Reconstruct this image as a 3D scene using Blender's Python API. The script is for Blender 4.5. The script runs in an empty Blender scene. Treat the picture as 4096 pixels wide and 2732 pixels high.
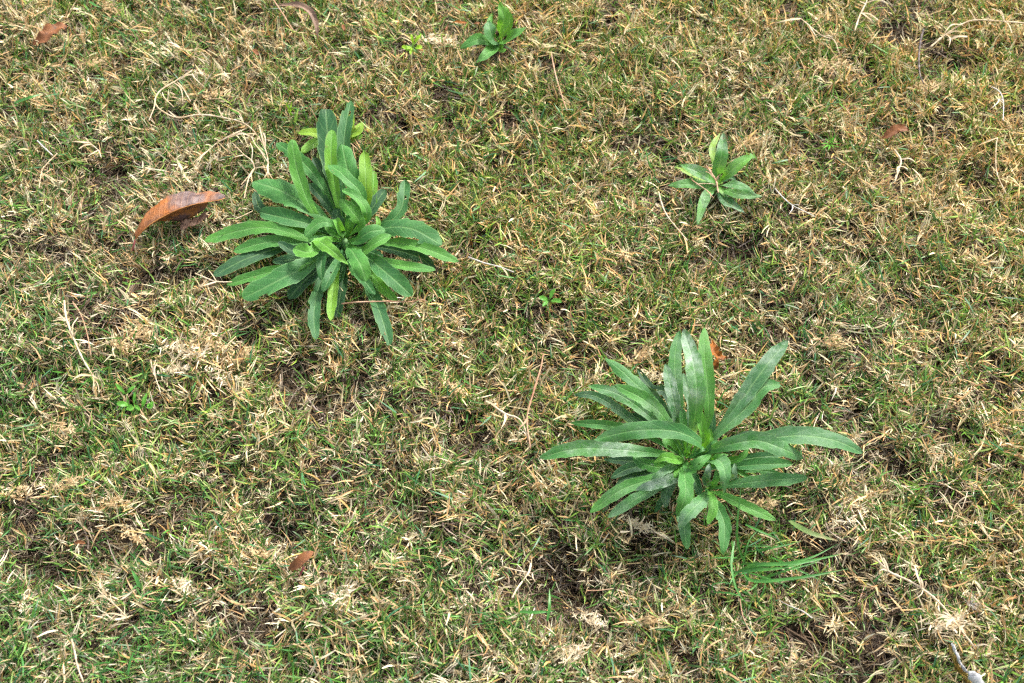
import bpy, math, random
import numpy as np
from mathutils import Vector, Matrix, noise

random.seed(7)
rng = np.random.default_rng(11)
R = math.radians
sc = bpy.context.scene
C = sc.collection

# ------------------------------------------------------------------ camera
DEP = R(56.0); DIST = 1.30; LENS = 50.0
cam_d = bpy.data.cameras.new('camera'); cam = bpy.data.objects.new('camera', cam_d); C.objects.link(cam)
cam_d.lens = LENS; cam_d.sensor_width = 36; cam_d.clip_start = 0.01; cam_d.clip_end = 300
CAM = Vector((0, -DIST*math.cos(DEP), DIST*math.sin(DEP)))
cam.location = CAM; cam.rotation_euler = (R(90)-DEP, 0, 0)
cam_d.dof.use_dof = True; cam_d.dof.focus_distance = 1.27; cam_d.dof.aperture_fstop = 9
sc.camera = cam

# ------------------------------------------------------------------ light
w = bpy.data.worlds.new('World'); sc.world = w; w.use_nodes = True
nt = w.node_tree
sky = nt.nodes.new('ShaderNodeTexSky'); sky.sky_type = 'NISHITA'; sky.sun_disc = False
SUN_EL, SUN_AZ = R(46), R(38)          # azimuth clockwise from +Y (top of the picture), to the right
sky.sun_elevation = SUN_EL; sky.sun_rotation = SUN_AZ; sky.air_density = 1.0; sky.dust_density = 4.0; sky.ozone_density = 0.6
bg = nt.nodes['Background']; bg.inputs['Strength'].default_value = 0.115
hs = nt.nodes.new('ShaderNodeHueSaturation'); hs.inputs['Saturation'].default_value = .42      # thin high cloud: a whiter sky
nt.links.new(sky.outputs[0], hs.inputs['Color']); nt.links.new(hs.outputs[0], bg.inputs[0])
sl = bpy.data.lights.new('sun', 'SUN'); sl.energy = 2.15; sl.angle = R(10); sl.color = (1.0, 0.95, 0.88)
so = bpy.data.objects.new('sun', sl); C.objects.link(so)
sdir = Vector((math.sin(SUN_AZ)*math.cos(SUN_EL), math.cos(SUN_AZ)*math.cos(SUN_EL), math.sin(SUN_EL)))
so.rotation_euler = sdir.to_track_quat('Z', 'Y').to_euler()
sc.view_settings.view_transform = 'Standard'; sc.view_settings.look = 'None'
sc.view_settings.exposure = 1.42; sc.view_settings.gamma = 1.0; sc.view_settings.use_curve_mapping = False
sc.cycles.filter_width = 1.3; sc.cycles.use_denoising = False; sc.cycles.use_adaptive_sampling = True; sc.cycles.adaptive_threshold = .03; sc.cycles.max_bounces = 4; sc.cycles.diffuse_bounces = 2; sc.cycles.glossy_bounces = 2; sc.cycles.transmission_bounces = 3

# ------------------------------------------------------------------ pixel of the 4096 x 2732 photograph -> point at height z
FPX = LENS/36.0*4096
FWD = Vector((0, math.cos(DEP), -math.sin(DEP))); UPV = Vector((0, math.sin(DEP), math.cos(DEP)))
def at(px, py, z=0.0):
    d = FWD*FPX + Vector((1, 0, 0))*(px-2048) + UPV*(1366-py)
    return CAM + d*((z-CAM.z)/d.z)
def mpp(p):                              # metres per photograph pixel at point p
    return (Vector(p)-CAM).dot(FWD)/FPX
def crop(ox, oy, f):
    return lambda x, y: (ox+x/f, oy+y/f)
DSP = crop(0, 0, 2351/4096)              # whole picture as displayed
CA = crop(780, 370, 1.4936); CB = crop(2120, 1290, 1.633); CC = crop(2640, 500, 3.7326); CD = crop(1600, 0, 3.918)
CE = crop(0, 0, 1.679); CF = crop(0, 1100, 2.24); CG = crop(2800, 1900, 1.814); CH = crop(3100, 0, 1.742)
CI = crop(500, 720, 5.111); CJ = crop(1400, 1800, 1.679); CK = crop(0, 1800, 1.679); CL = crop(1000, 2100, 4.702)
CM = crop(3650, 2500, 5.271)

# ------------------------------------------------------------------ tags
def tag(o, label=None, cat=None, group=None, kind=None):
    if label: o['label'] = label
    if cat: o['category'] = cat
    if group: o['group'] = group
    if kind: o['kind'] = kind
    return o
def empty(name, loc):
    o = bpy.data.objects.new(name, None); o.empty_display_size = 0.02; C.objects.link(o); o.location = loc
    return o
def thing(name, loc, label, cat, group=None):
    return tag(empty(name, loc), label, cat, group)

# ------------------------------------------------------------------ terrain height
HOLLOWS = [(270,375,90,1.0),(235,440,60,.7),(260,590,60,.6),(1940,560,70,.8),(1270,860,55,.9),(1230,800,50,.5),(2085,700,60,.8),
 (1270,1310,80,1.3),(1340,1370,75,1.2),(1230,1390,60,1.0),(1460,1320,60,1.0),(2190,150,60,1.0),(2110,190,50,.7),(2040,90,40,.5),
 (60,1290,70,1.1),(150,1335,60,.9),(30,1170,50,.8),(640,1205,55,1.0),(690,1240,50,.8),(1800,1110,50,.4),(1350,830,60,.8),(2290,900,60,.9),
 (1010,850,50,.6),(560,1120,50,.5),(130,1070,60,.7),(1070,680,50,.6),(1880,1020,50,.6),(700,860,60,.6),(820,900,60,.6),(1990,1320,60,.5),
 (420,1180,50,.5),(1480,1240,60,.8),(2000,1080,60,.6),(330,940,60,.5),(920,1080,50,.6),(1310,180,50,.4),(1600,90,50,.4),(480,120,60,.5),
 (60,560,60,.6),(1700,560,60,.5),(2230,440,60,.5),(300,1470,60,.5),(1120,1250,60,.7),(860,1160,60,.6),(1500,900,50,.4),(560,390,40,.5),
 (2070,420,50,.6),(1680,230,60,.5),(1180,430,50,.4),(400,650,60,.4),(1040,1000,60,.5)]
MOUNDS = [(440,830,70,.8),(1250,560,90,.6),(90,90,70,.5),(190,730,80,.6),(2230,90,80,.7),(2200,260,80,.5),(1930,1170,80,.6),(780,1400,110,.7),
 (1420,1420,80,.9),(1150,1480,80,.6),(120,1120,60,.5),(1700,700,100,.4),(950,330,90,.3),(1300,1120,90,.7),(330,1180,90,.6),(500,1300,90,.5),
 (2150,1450,90,.8),(900,1300,80,.6),(1560,270,90,.3),(380,120,80,.4),(2100,1000,80,.5),(1050,1130,80,.6),(650,1050,90,.5),(1640,1480,90,.6)]
GREEN = [(1300,340,130,.6),(1420,180,110,.5),(120,290,110,.7),(330,260,90,.6),(210,1070,110,.7),(70,930,100,.6),(1740,1290,90,.7),(1560,610,130,.5),
 (560,1050,100,.6),(400,560,80,.6),(700,820,90,.7),(1130,900,80,.3),(2200,700,100,.5),(500,800,70,.5),(380,1430,90,.5),(1000,60,120,.4),
 (2060,330,90,.5),(1180,1430,70,.6),(800,120,90,.5),(1900,850,90,.3),(300,970,70,.6),(850,720,100,.5),(1700,1450,80,.3)]
TAN = [(90,90,110,.6),(240,740,120,.6),(450,840,80,.7),(1230,620,120,.6),(2200,90,120,.6),(2180,260,100,.5),(780,1440,120,.5),(900,1400,110,.5),
 (1950,1180,120,.6),(1450,1430,110,.7),(1900,1420,100,.5),(1200,1120,110,.5),(350,1180,110,.5),(1320,760,90,.5),(1800,700,110,.4),(2100,500,90,.4),
 (60,650,90,.5),(900,560,90,.3),(2050,1480,110,.7),(620,150,80,.3),(1480,420,80,.4),(100,1450,120,.5),(1700,820,100,.6),(620,1240,80,.4),(2250,1150,110,.5)]
def blob_list(L):
    out = []
    for x, y, r, s in L:
        px, py = DSP(x, y); p = at(px, py); out.append((p.x, p.y, r*1.742*mpp(p), s))
    return out
B_H, B_M, B_G, B_T = map(blob_list, (HOLLOWS, MOUNDS, GREEN, TAN))
def blobs(L, X, Y):
    Z = np.zeros_like(X)
    for bx, by, r, s in L: Z += s*np.exp(-((X-bx)**2+((Y-by)*0.85)**2)/(r*r*0.8))
    return Z
# smooth numpy value noise
def vnoise(X, Y, scale, seed):
    def h(i, j):
        n = (i*374761393 + j*668265263 + seed*982451653) & 0x7fffffff
        n = ((n ^ (n >> 13))*1274126177) & 0x7fffffff
        return ((n ^ (n >> 16)) & 0xffff)/65535.0
    x = X/scale; y = Y/scale
    i = np.floor(x).astype(np.int64); j = np.floor(y).astype(np.int64)
    fx = x-i; fy = y-j; fx = fx*fx*(3-2*fx); fy = fy*fy*(3-2*fy)
    return (h(i,j)*(1-fx)+h(i+1,j)*fx)*(1-fy)+(h(i,j+1)*(1-fx)+h(i+1,j+1)*fx)*fy
def fbm(X, Y, scale, seed, o=3):
    s = 0; a = 1; t = 0
    for k in range(o):
        s = s+a*vnoise(X, Y, scale, seed+k*17); t += a; a *= .5; scale *= .47
    return s/t
def terrain(X, Y):
    X = np.asarray(X, float); Y = np.asarray(Y, float)
    z = (fbm(X, Y, .075, 3)-.5)*.020 + (fbm(X, Y, .35, 9)-.5)*.016
    z = z + blobs(B_M, X, Y)*.007 - np.minimum(blobs(B_H, X, Y), 1.5)*.013
    far = np.clip((np.hypot(X, Y)-8)/20, 0, 1)
    return z*(1-far) - .004
def tz(x, y): return float(terrain(np.array([x]), np.array([y]))[0])

# ------------------------------------------------------------------ materials
def new_mat(name):
    m = bpy.data.materials.new(name); m.use_nodes = True; m.node_tree.nodes.clear()
    return m, m.node_tree.nodes, m.node_tree.links
def N(ns, t, **kw):
    n = ns.new(t)
    for k, v in kw.items(): setattr(n, k, v)
    return n
def mixc(ns, ls, fac, a, b, blend='MIX'):
    n = ns.new('ShaderNodeMix'); n.data_type = 'RGBA'; n.blend_type = blend
    for sock, v in ((n.inputs[0], fac), (n.inputs[6], a), (n.inputs[7], b)):
        if isinstance(v, (int, float)): sock.default_value = v
        elif isinstance(v, tuple): sock.default_value = (*v, 1)
        else: ls.new(v, sock)
    return n.outputs[2]
def math_n(ns, ls, op, a, b=None, clamp=False):
    n = ns.new('ShaderNodeMath'); n.operation = op; n.use_clamp = clamp
    for sock, v in ((n.inputs[0], a), (n.inputs[1], b)):
        if v is None: continue
        if isinstance(v, (int, float)): sock.default_value = v
        else: ls.new(v, sock)
    return n.outputs[0]
def rampn(ns, ls, f, stops):
    r = ns.new('ShaderNodeValToRGB'); ls.new(f, r.inputs[0])
    e = r.color_ramp.elements
    while len(e) < len(stops): e.new(0.5)
    for k, (p, c) in enumerate(stops):
        e[k].position = p; e[k].color = (*c, 1) if isinstance(c, tuple) else (c, c, c, 1)
    return r.outputs[0]
def sheet_out(ns, ls, col, rough, spec, trans, normal=None, tcol=None):
    p = ns.new('ShaderNodeBsdfPrincipled'); t = ns.new('ShaderNodeBsdfTranslucent'); mx = ns.new('ShaderNodeMixShader'); o = ns.new('ShaderNodeOutputMaterial')
    ls.new(col, p.inputs['Base Color']); ls.new(tcol or col, t.inputs['Color'])
    if isinstance(rough, float): p.inputs['Roughness'].default_value = rough
    else: ls.new(rough, p.inputs['Roughness'])
    p.inputs['Specular IOR Level'].default_value = spec
    mx.inputs[0].default_value = trans
    if normal is not None: ls.new(normal, p.inputs['Normal'])
    ls.new(p.outputs[0], mx.inputs[1]); ls.new(t.outputs[0], mx.inputs[2]); ls.new(mx.outputs[0], o.inputs[0])
    return p

def grass_mat(name, rough, spec, trans):
    m, ns, ls = new_mat(name)
    a = N(ns, 'ShaderNodeAttribute', attribute_type='GEOMETRY', attribute_name='blade_color')
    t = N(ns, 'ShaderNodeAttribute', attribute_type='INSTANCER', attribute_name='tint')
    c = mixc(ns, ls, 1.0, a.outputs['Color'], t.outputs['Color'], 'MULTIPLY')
    tc = N(ns, 'ShaderNodeTexCoord'); nz = N(ns, 'ShaderNodeTexNoise'); nz.inputs['Scale'].default_value = 160
    ls.new(tc.outputs['Object'], nz.inputs['Vector'])
    v = rampn(ns, ls, nz.outputs[0], [(0.3, .78), (0.7, 1.18)])
    c = mixc(ns, ls, 1.0, c, v, 'MULTIPLY')
    sheet_out(ns, ls, c, rough, spec, trans)
    return m
M_GREEN = grass_mat('living_grass', .44, .45, .22)
M_STRAW = grass_mat('dry_grass', .60, .35, .10)
M_THATCH = grass_mat('old_thatch', .85, .12, .08)

def plain_mat(name, stops, scale, rough=.65, spec=.3, trans=.2, attr='blade_color'):
    """fibrous straw-like material for runners, twigs and clumps built as things"""
    m, ns, ls = new_mat(name)
    tc = N(ns, 'ShaderNodeTexCoord'); nz = N(ns, 'ShaderNodeTexNoise'); nz.inputs['Scale'].default_value = scale; nz.inputs['Detail'].default_value = 4
    ls.new(tc.outputs['Object'], nz.inputs['Vector'])
    c = rampn(ns, ls, nz.outputs[0], stops)
    b = N(ns, 'ShaderNodeBump'); b.inputs['Strength'].default_value = .35; b.inputs['Distance'].default_value = .0006
    ls.new(nz.outputs[0], b.inputs['Height'])
    sheet_out(ns, ls, c, rough, spec, trans, b.outputs[0])
    return m
M_RUN = plain_mat('bleached_straw', [(.3, (.50,.36,.20)), (.5, (.66,.52,.34)), (.72, (.78,.68,.52))], 90)
M_RUN2 = plain_mat('pinkish_straw', [(.3, (.36,.17,.10)), (.5, (.50,.30,.18)), (.72, (.62,.44,.30))], 90)
M_GREY = plain_mat('grey_straw', [(.3, (.42,.38,.34)), (.5, (.60,.56,.50)), (.72, (.74,.70,.64))], 90)
M_TWIG = plain_mat('dark_twig', [(.35, (.04,.03,.03)), (.5, (.13,.10,.09)), (.65, (.32,.27,.24))], 160, trans=.0)
M_CLUMP = plain_mat('tan_clump', [(.3, (.55,.38,.18)), (.5, (.72,.54,.30)), (.72, (.84,.70,.46))], 60)
M_CLUMP2 = plain_mat('pale_clump', [(.3, (.72,.57,.36)), (.5, (.86,.74,.53)), (.72, (.90,.82,.66))], 60)
M_LONG = plain_mat('fresh_blade', [(.3, (.05,.19,.035)), (.5, (.08,.27,.05)), (.72, (.13,.36,.08))], 45, rough=.4, spec=.5, trans=.3)
M_PALEBL = plain_mat('half_dry_blade', [(.35, (.10,.22,.05)), (.5, (.20,.28,.10)), (.65, (.42,.36,.20))], 40, rough=.5, trans=.3)
M_YELLOW = plain_mat('yellow_green_sprout', [(.3, (.20,.42,.02)), (.5, (.30,.55,.03)), (.72, (.42,.66,.06))], 90, rough=.4, trans=.4)
M_SEED = plain_mat('seedling_green', [(.3, (.09,.30,.03)), (.5, (.13,.38,.05)), (.72, (.20,.46,.08))], 90, rough=.4, trans=.4)
M_REDST = plain_mat('red_petiole', [(.3, (.22,.04,.05)), (.6, (.38,.12,.12))], 90, trans=.05)

def leaf_mat():
    m, ns, ls = new_mat('weed_leaf')
    uv = N(ns, 'ShaderNodeUVMap', uv_map='UVMap'); sep = N(ns, 'ShaderNodeSeparateXYZ'); ls.new(uv.outputs[0], sep.inputs[0])
    tone = N(ns, 'ShaderNodeAttribute', attribute_type='OBJECT', attribute_name='tone')
    pow_ = N(ns, 'ShaderNodeAttribute', attribute_type='OBJECT', attribute_name='powder')
    sd = N(ns, 'ShaderNodeAttribute', attribute_type='OBJECT', attribute_name='seed')
    tc = N(ns, 'ShaderNodeTexCoord')
    off = N(ns, 'ShaderNodeVectorMath', operation='ADD'); ls.new(tc.outputs['Object'], off.inputs[0]); ls.new(sd.outputs['Vector'], off.inputs[1])
    base = rampn(ns, ls, tone.outputs['Fac'], [(0, (.013,.058,.022)), (.3, (.030,.120,.036)), (.55, (.052,.192,.040)), (.8, (.095,.280,.028)), (1, (.20,.35,.022))])
    n1 = N(ns, 'ShaderNodeTexNoise'); n1.inputs['Scale'].default_value = 38; n1.inputs['Detail'].default_value = 5; ls.new(off.outputs[0], n1.inputs['Vector'])
    base = mixc(ns, ls, 1.0, base, rampn(ns, ls, n1.outputs[0], [(.3, (.74,.82,.88)), (.5, (1,1,1)), (.7, (1.24,1.13,1.0))]), 'MULTIPLY')
    n2 = N(ns, 'ShaderNodeTexNoise'); n2.inputs['Scale'].default_value = 900; n2.inputs['Detail'].default_value = 2; ls.new(off.outputs[0], n2.inputs['Vector'])
    base = mixc(ns, ls, .3, base, mixc(ns, ls, 1.0, base, rampn(ns, ls, n2.outputs[0], [(.35, .75), (.65, 1.3)]), 'MULTIPLY'))
    # distance from midrib 0..1
    au = math_n(ns, ls, 'ABSOLUTE', math_n(ns, ls, 'SUBTRACT', math_n(ns, ls, 'MULTIPLY', sep.outputs[0], 2.0), 1.0))
    rib = rampn(ns, ls, au, [(0.0, 1.0), (.05, .75), (.13, .0)])
    # side veins slanting to the tip
    vv = math_n(ns, ls, 'SUBTRACT', math_n(ns, ls, 'MULTIPLY', sep.outputs[1], 9.0), math_n(ns, ls, 'MULTIPLY', au, 1.3))
    vv = math_n(ns, ls, 'ADD', vv, math_n(ns, ls, 'MULTIPLY', n1.outputs[0], .9))
    fr = math_n(ns, ls, 'FRACT', vv)
    vein = rampn(ns, ls, math_n(ns, ls, 'ABSOLUTE', math_n(ns, ls, 'SUBTRACT', fr, .5)), [(0.0, 1.0), (.06, .35), (.12, 0.0)])
    ridge = math_n(ns, ls, 'MAXIMUM', rib, math_n(ns, ls, 'MULTIPLY', vein, .45))
    pale = mixc(ns, ls, .62, base, (.26, .44, .17))
    col = mixc(ns, ls, math_n(ns, ls, 'MULTIPLY', ridge, .55), base, pale)
    edge = rampn(ns, ls, au, [(.90, 0.0), (1.0, .55)])
    col = mixc(ns, ls, edge, col, (.20, .38, .14))
    # brown nibbled spots near tips
    n3 = N(ns, 'ShaderNodeTexNoise'); n3.inputs['Scale'].default_value = 70; n3.inputs['Detail'].default_value = 3; ls.new(off.outputs[0], n3.inputs['Vector'])
    spot = math_n(ns, ls, 'MULTIPLY', rampn(ns, ls, n3.outputs[0], [(.70, 0.0), (.76, .8)]), rampn(ns, ls, sep.outputs[1], [(.6, 0.0), (.95, 1.0)]))
    col = mixc(ns, ls, spot, col, (.22, .17, .08))
    # white mildew / dust
    n4 = N(ns, 'ShaderNodeTexNoise'); n4.inputs['Scale'].default_value = 110; n4.inputs['Detail'].default_value = 8; n4.inputs['Roughness'].default_value = .75; ls.new(off.outputs[0], n4.inputs['Vector'])
    n5 = N(ns, 'ShaderNodeTexNoise'); n5.inputs['Scale'].default_value = 22; ls.new(off.outputs[0], n5.inputs['Vector'])
    pm = math_n(ns, ls, 'MULTIPLY', rampn(ns, ls, n4.outputs[0], [(.38, 0.0), (.66, 1.0)]), rampn(ns, ls, n5.outputs[0], [(.35, .1), (.6, 1.0)]))
    pm = math_n(ns, ls, 'MULTIPLY', pm, pow_.outputs['Fac'])
    pm = math_n(ns, ls, 'MULTIPLY', pm, rampn(ns, ls, sep.outputs[1], [(.15, .3), (.5, 1.0)]), True)
    col = mixc(ns, ls, pm, col, (.50, .58, .52))
    # underside paler
    geo = N(ns, 'ShaderNodeNewGeometry')
    col = mixc(ns, ls, math_n(ns, ls, 'MULTIPLY', geo.outputs['Backfacing'], .45), col, (.22, .36, .20))
    h = math_n(ns, ls, 'ADD', math_n(ns, ls, 'MULTIPLY', ridge, -.8), math_n(ns, ls, 'MULTIPLY', n2.outputs[0], .25))
    h = math_n(ns, ls, 'ADD', h, math_n(ns, ls, 'MULTIPLY', n3.outputs[0], .9))
    b = N(ns, 'ShaderNodeBump'); b.inputs['Strength'].default_value = .4; b.inputs['Distance'].default_value = .0007; ls.new(h, b.inputs['Height'])
    tcol = mixc(ns, ls, 1.0, col, (2.2, 2.1, .6), 'MULTIPLY')
    p = sheet_out(ns, ls, col, .55, .27, .20, b.outputs[0], tcol)
    p.inputs['Sheen Weight'].default_value = .03; p.inputs['Sheen Roughness'].default_value = .5; p.inputs['Sheen Tint'].default_value = (.8, 1, .85, 1)
    return m
M_LEAF = leaf_mat()

def dryleaf_mat(name, a, b, c, blot=.5, trans=.12):
    m, ns, ls = new_mat(name)
    uv = N(ns, 'ShaderNodeUVMap', uv_map='UVMap'); sep = N(ns, 'ShaderNodeSeparateXYZ'); ls.new(uv.outputs[0], sep.inputs[0])
    tc = N(ns, 'ShaderNodeTexCoord')
    n1 = N(ns, 'ShaderNodeTexNoise'); n1.inputs['Scale'].default_value = 42; n1.inputs['Detail'].default_value = 6; ls.new(tc.outputs['Object'], n1.inputs['Vector'])
    n2 = N(ns, 'ShaderNodeTexNoise'); n2.inputs['Scale'].default_value = 320; n2.inputs['Detail'].default_value = 5; ls.new(tc.outputs['Object'], n2.inputs['Vector'])
    col = mixc(ns, ls, rampn(ns, ls, n2.outputs[0], [(.35, 0.0), (.65, 1.0)]), a, b)
    col = mixc(ns, ls, math_n(ns, ls, 'MULTIPLY', rampn(ns, ls, n1.outputs[0], [(.46, 0.0), (.58, 1.0)]), blot), col, c)
    au = math_n(ns, ls, 'ABSOLUTE', math_n(ns, ls, 'SUBTRACT', math_n(ns, ls, 'MULTIPLY', sep.outputs[0], 2.0), 1.0))
    vv = math_n(ns, ls, 'FRACT', math_n(ns, ls, 'SUBTRACT', math_n(ns, ls, 'MULTIPLY', sep.outputs[1], 13.0), math_n(ns, ls, 'MULTIPLY', au, 1.0)))
    vein = rampn(ns, ls, math_n(ns, ls, 'ABSOLUTE', math_n(ns, ls, 'SUBTRACT', vv, .5)), [(0.0, .5), (.1, 0.0)])
    rib = math_n(ns, ls, 'MAXIMUM', rampn(ns, ls, au, [(0.0, 1.0), (.06, 0.0)]), vein)
    col = mixc(ns, ls, math_n(ns, ls, 'MULTIPLY', rib, .45), col, (.20, .08, .03))
    b_ = N(ns, 'ShaderNodeBump'); b_.inputs['Strength'].default_value = .6; b_.inputs['Distance'].default_value = .0008
    ls.new(math_n(ns, ls, 'ADD', n1.outputs[0], math_n(ns, ls, 'ADD', math_n(ns, ls, 'MULTIPLY', n2.outputs[0], .3), math_n(ns, ls, 'MULTIPLY', rib, .5))), b_.inputs['Height'])
    n3 = N(ns, 'ShaderNodeTexNoise'); n3.inputs['Scale'].default_value = 190; n3.inputs['Detail'].default_value = 3; ls.new(tc.outputs['Object'], n3.inputs['Vector'])
    col = mixc(ns, ls, rampn(ns, ls, n3.outputs[0], [(.62, 0.0), (.70, .8)]), col, (.045,.025,.015))
    sheet_out(ns, ls, col, .6, .3, trans, b_.outputs[0])
    return m
def big_leaf_mat():
    m, ns, ls = new_mat('rust_and_purple_leaf')
    uv = N(ns, 'ShaderNodeUVMap', uv_map='UVMap'); sep = N(ns, 'ShaderNodeSeparateXYZ'); ls.new(uv.outputs[0], sep.inputs[0]); tc = N(ns, 'ShaderNodeTexCoord')
    def nz(sc_, d):
        n = N(ns, 'ShaderNodeTexNoise'); n.inputs['Scale'].default_value = sc_; n.inputs['Detail'].default_value = d; ls.new(tc.outputs['Object'], n.inputs['Vector']); return n.outputs[0]
    a, b, c = nz(55, 6), nz(420, 5), nz(130, 4)
    col = mixc(ns, ls, rampn(ns, ls, a, [(.38, 0.0), (.62, 1.0)]), (.40,.135,.030), (.26,.120,.060))
    col = mixc(ns, ls, rampn(ns, ls, b, [(.52, 0.0), (.68, .55)]), col, (.13,.05,.025))
    band = rampn(ns, ls, math_n(ns, ls, 'ADD', sep.outputs[1], math_n(ns, ls, 'MULTIPLY', math_n(ns, ls, 'SUBTRACT', a, .5), .35)), [(.38, 0.0), (.50, .75), (.70, .95), (.78, .25), (.90, .35), (.97, .9)])
    col = mixc(ns, ls, band, col, mixc(ns, ls, rampn(ns, ls, c, [(.4, 0.0), (.6, 1.0)]), (.105,.075,.080), (.22,.165,.155)))
    vv = math_n(ns, ls, 'FRACT', math_n(ns, ls, 'ADD', math_n(ns, ls, 'MULTIPLY', sep.outputs[1], 17.0), math_n(ns, ls, 'MULTIPLY', sep.outputs[0], 2.4)))
    vein = rampn(ns, ls, math_n(ns, ls, 'ABSOLUTE', math_n(ns, ls, 'SUBTRACT', vv, .5)), [(0.0, .5), (.12, 0.0)])
    col = mixc(ns, ls, math_n(ns, ls, 'MULTIPLY', vein, .5), col, (.45,.22,.08))
    bp = N(ns, 'ShaderNodeBump'); bp.inputs['Strength'].default_value = .9; bp.inputs['Distance'].default_value = .0012
    ls.new(math_n(ns, ls, 'ADD', c, math_n(ns, ls, 'ADD', math_n(ns, ls, 'MULTIPLY', b, .4), math_n(ns, ls, 'MULTIPLY', vein, .4))), bp.inputs['Height'])
    sheet_out(ns, ls, col, .55, .35, .10, bp.outputs[0]); return m
M_DRY0 = big_leaf_mat()
M_RIB = plain_mat('orange_midrib', [(.3, (.30,.11,.03)), (.6, (.46,.20,.06))], 60, trans=.05)
M_DRY1 = dryleaf_mat('rust_leaf', (.34,.135,.035), (.22,.080,.025), (.105,.058,.050), .95)
M_DRY2 = dryleaf_mat('brown_leaf', (.25,.10,.035), (.18,.068,.025), (.13,.055,.03), .5)
M_DRY3 = dryleaf_mat('orange_leaf', (.34,.115,.012), (.23,.075,.010), (.12,.045,.012), .6)
M_DRY4 = dryleaf_mat('pale_curled_leaf', (.30,.20,.14), (.22,.145,.10), (.17,.105,.075), .6)

M_DRY5 = dryleaf_mat('greyish_brown_flap', (.38,.23,.14), (.28,.16,.10), (.17,.10,.07), .6)
# ------------------------------------------------------------------ mesh helpers
def mesh_obj(name, V, F, mat, parent=None, uvs=None, smooth=True):
    me = bpy.data.meshes.new(name)
    me.from_pydata([tuple(v) for v in V], [], F)
    if uvs is not None:
        ul = me.uv_layers.new(name='UVMap')
        li = np.empty(len(me.loops), dtype=np.int32); me.loops.foreach_get('vertex_index', li)
        ul.data.foreach_set('uv', np.asarray(uvs, dtype=np.float32)[li].ravel())
    me.polygons.foreach_set('use_smooth', [smooth]*len(me.polygons))
    me.materials.append(mat); me.update()
    o = bpy.data.objects.new(name, me); C.objects.link(o)
    if parent is not None: o.parent = parent
    return o
def catmull(P, n):
    P = [Vector(p) for p in P]
    if len(P) == 2: P = [P[0], (P[0]+P[1])/2, P[1]]
    Q = [P[0]*2-P[1]] + P + [P[-1]*2-P[-2]]
    fine = []
    for i in range(1, len(Q)-2):
        a, b, c, d = Q[i-1:i+3]
        for k in range(16):
            t = k/16
            fine.append(.5*((2*b)+(-a+c)*t+(2*a-5*b+4*c-d)*t*t+(-a+3*b-3*c+d)*t**3))
    fine.append(P[-1])
    L = [0]
    for i in range(1, len(fine)): L.append(L[-1]+(fine[i]-fine[i-1]).length)
    out = []; j = 0
    for k in range(n):
        s = L[-1]*k/(n-1)
        while j < len(L)-2 and L[j+1] < s: j += 1
        f = (s-L[j])/max(1e-9, L[j+1]-L[j]); out.append(fine[j].lerp(fine[j+1], min(1, f)))
    return out, L[-1]

COVER = []      # (x, y, z, radius): what the grass must stay under
PROF_OBL = ([0,.12,.25,.38,.5,.6,.7,.8,.88,.94,.98,1],[.17,.19,.34,.60,.83,.97,1,.99,.91,.73,.46,.08])
PROF_PNT = ([0,.12,.25,.38,.5,.6,.7,.8,.88,.94,.98,1],[.18,.21,.38,.65,.87,.99,1,.93,.77,.55,.29,.04])
PROF_ELL = ([0,.08,.2,.35,.5,.65,.8,.9,.96,1],[.12,.2,.5,.85,1,.96,.72,.45,.24,.03])
PROF_OVAL = ([0,.06,.15,.3,.5,.7,.85,.94,1],[.12,.4,.72,.95,1,.93,.72,.45,.04])
def sheet_leaf(name, pts, wid, mat, parent, root=(0,0,0), prof=PROF_OBL, nl=46, fold=.25, teeth=.05, nteeth=6, wave=.06, roll=0.0,
               seed=0, curl=0.0, cover=True, up=Vector((0,-.25,1)), tipcut=0.0, hollow=None):
    rs = random.Random(seed)
    P, L = catmull(pts, nl)
    us = [-1,-.72,-.42,-.1,0,.1,.42,.72,1]
    V = []; UV = []; F = []
    ph = rs.uniform(0, 6); ph2 = rs.uniform(0, 6); fq = rs.uniform(2.2, 4.0)
    root = Vector(root)
    for i, p in enumerate(P):
        t = i/(nl-1)
        a = P[max(0, i-1)]; b = P[min(nl-1, i+1)]; T = (b-a).normalized()
        n = up.normalized(); n = Matrix.Rotation(roll*(0.3+.7*t), 3, T) @ n
        S = T.cross(n); 
        if S.length < 1e-4: S = Vector((1, 0, 0))
        S.normalize(); n = S.cross(T).normalized()
        hw = np.interp(t, *prof)*wid/2
        if tipcut and t > 1-tipcut: hw = max(hw, wid/2*.55) if t < 1 else wid/2*.35
        for u in us:
            side = -1 if u < 0 else 1
            e = 1.0
            if abs(u) == 1 and teeth and t > .3 and t < .97:
                s = (t*nteeth + (0.37 if side < 0 else 0) + ph) % 1.0
                e = 1+teeth*(1.8*(s**2.2)-.7)*rs.uniform(.7, 1.3)
            d = abs(u)*hw*e
            z = fold*abs(u)**1.3*hw - curl*(abs(u)**2)*hw*(t**2)
            z += wave*wid*abs(u)**2*math.sin(t*6.28*fq+ph+side*1.3) * min(1, t*2)
            z += .035*wid*math.sin(t*11+ph2+u*2.0)
            V.append(p + S*(side*d) + n*z - root); UV.append(((u+1)/2, t))
        if cover and hw > .001: COVER.append((p.x, p.y, p.z, hw))
    m = len(us)
    for i in range(nl-1):
        for k in range(m-1):
            if hollow and hollow(i/(nl-1), (us[k]+us[k+1])/2): continue
            F.append((i*m+k, i*m+k+1, (i+1)*m+k+1, (i+1)*m+k))
    o = mesh_obj(name, V, F, mat, parent, UV)
    return o
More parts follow.
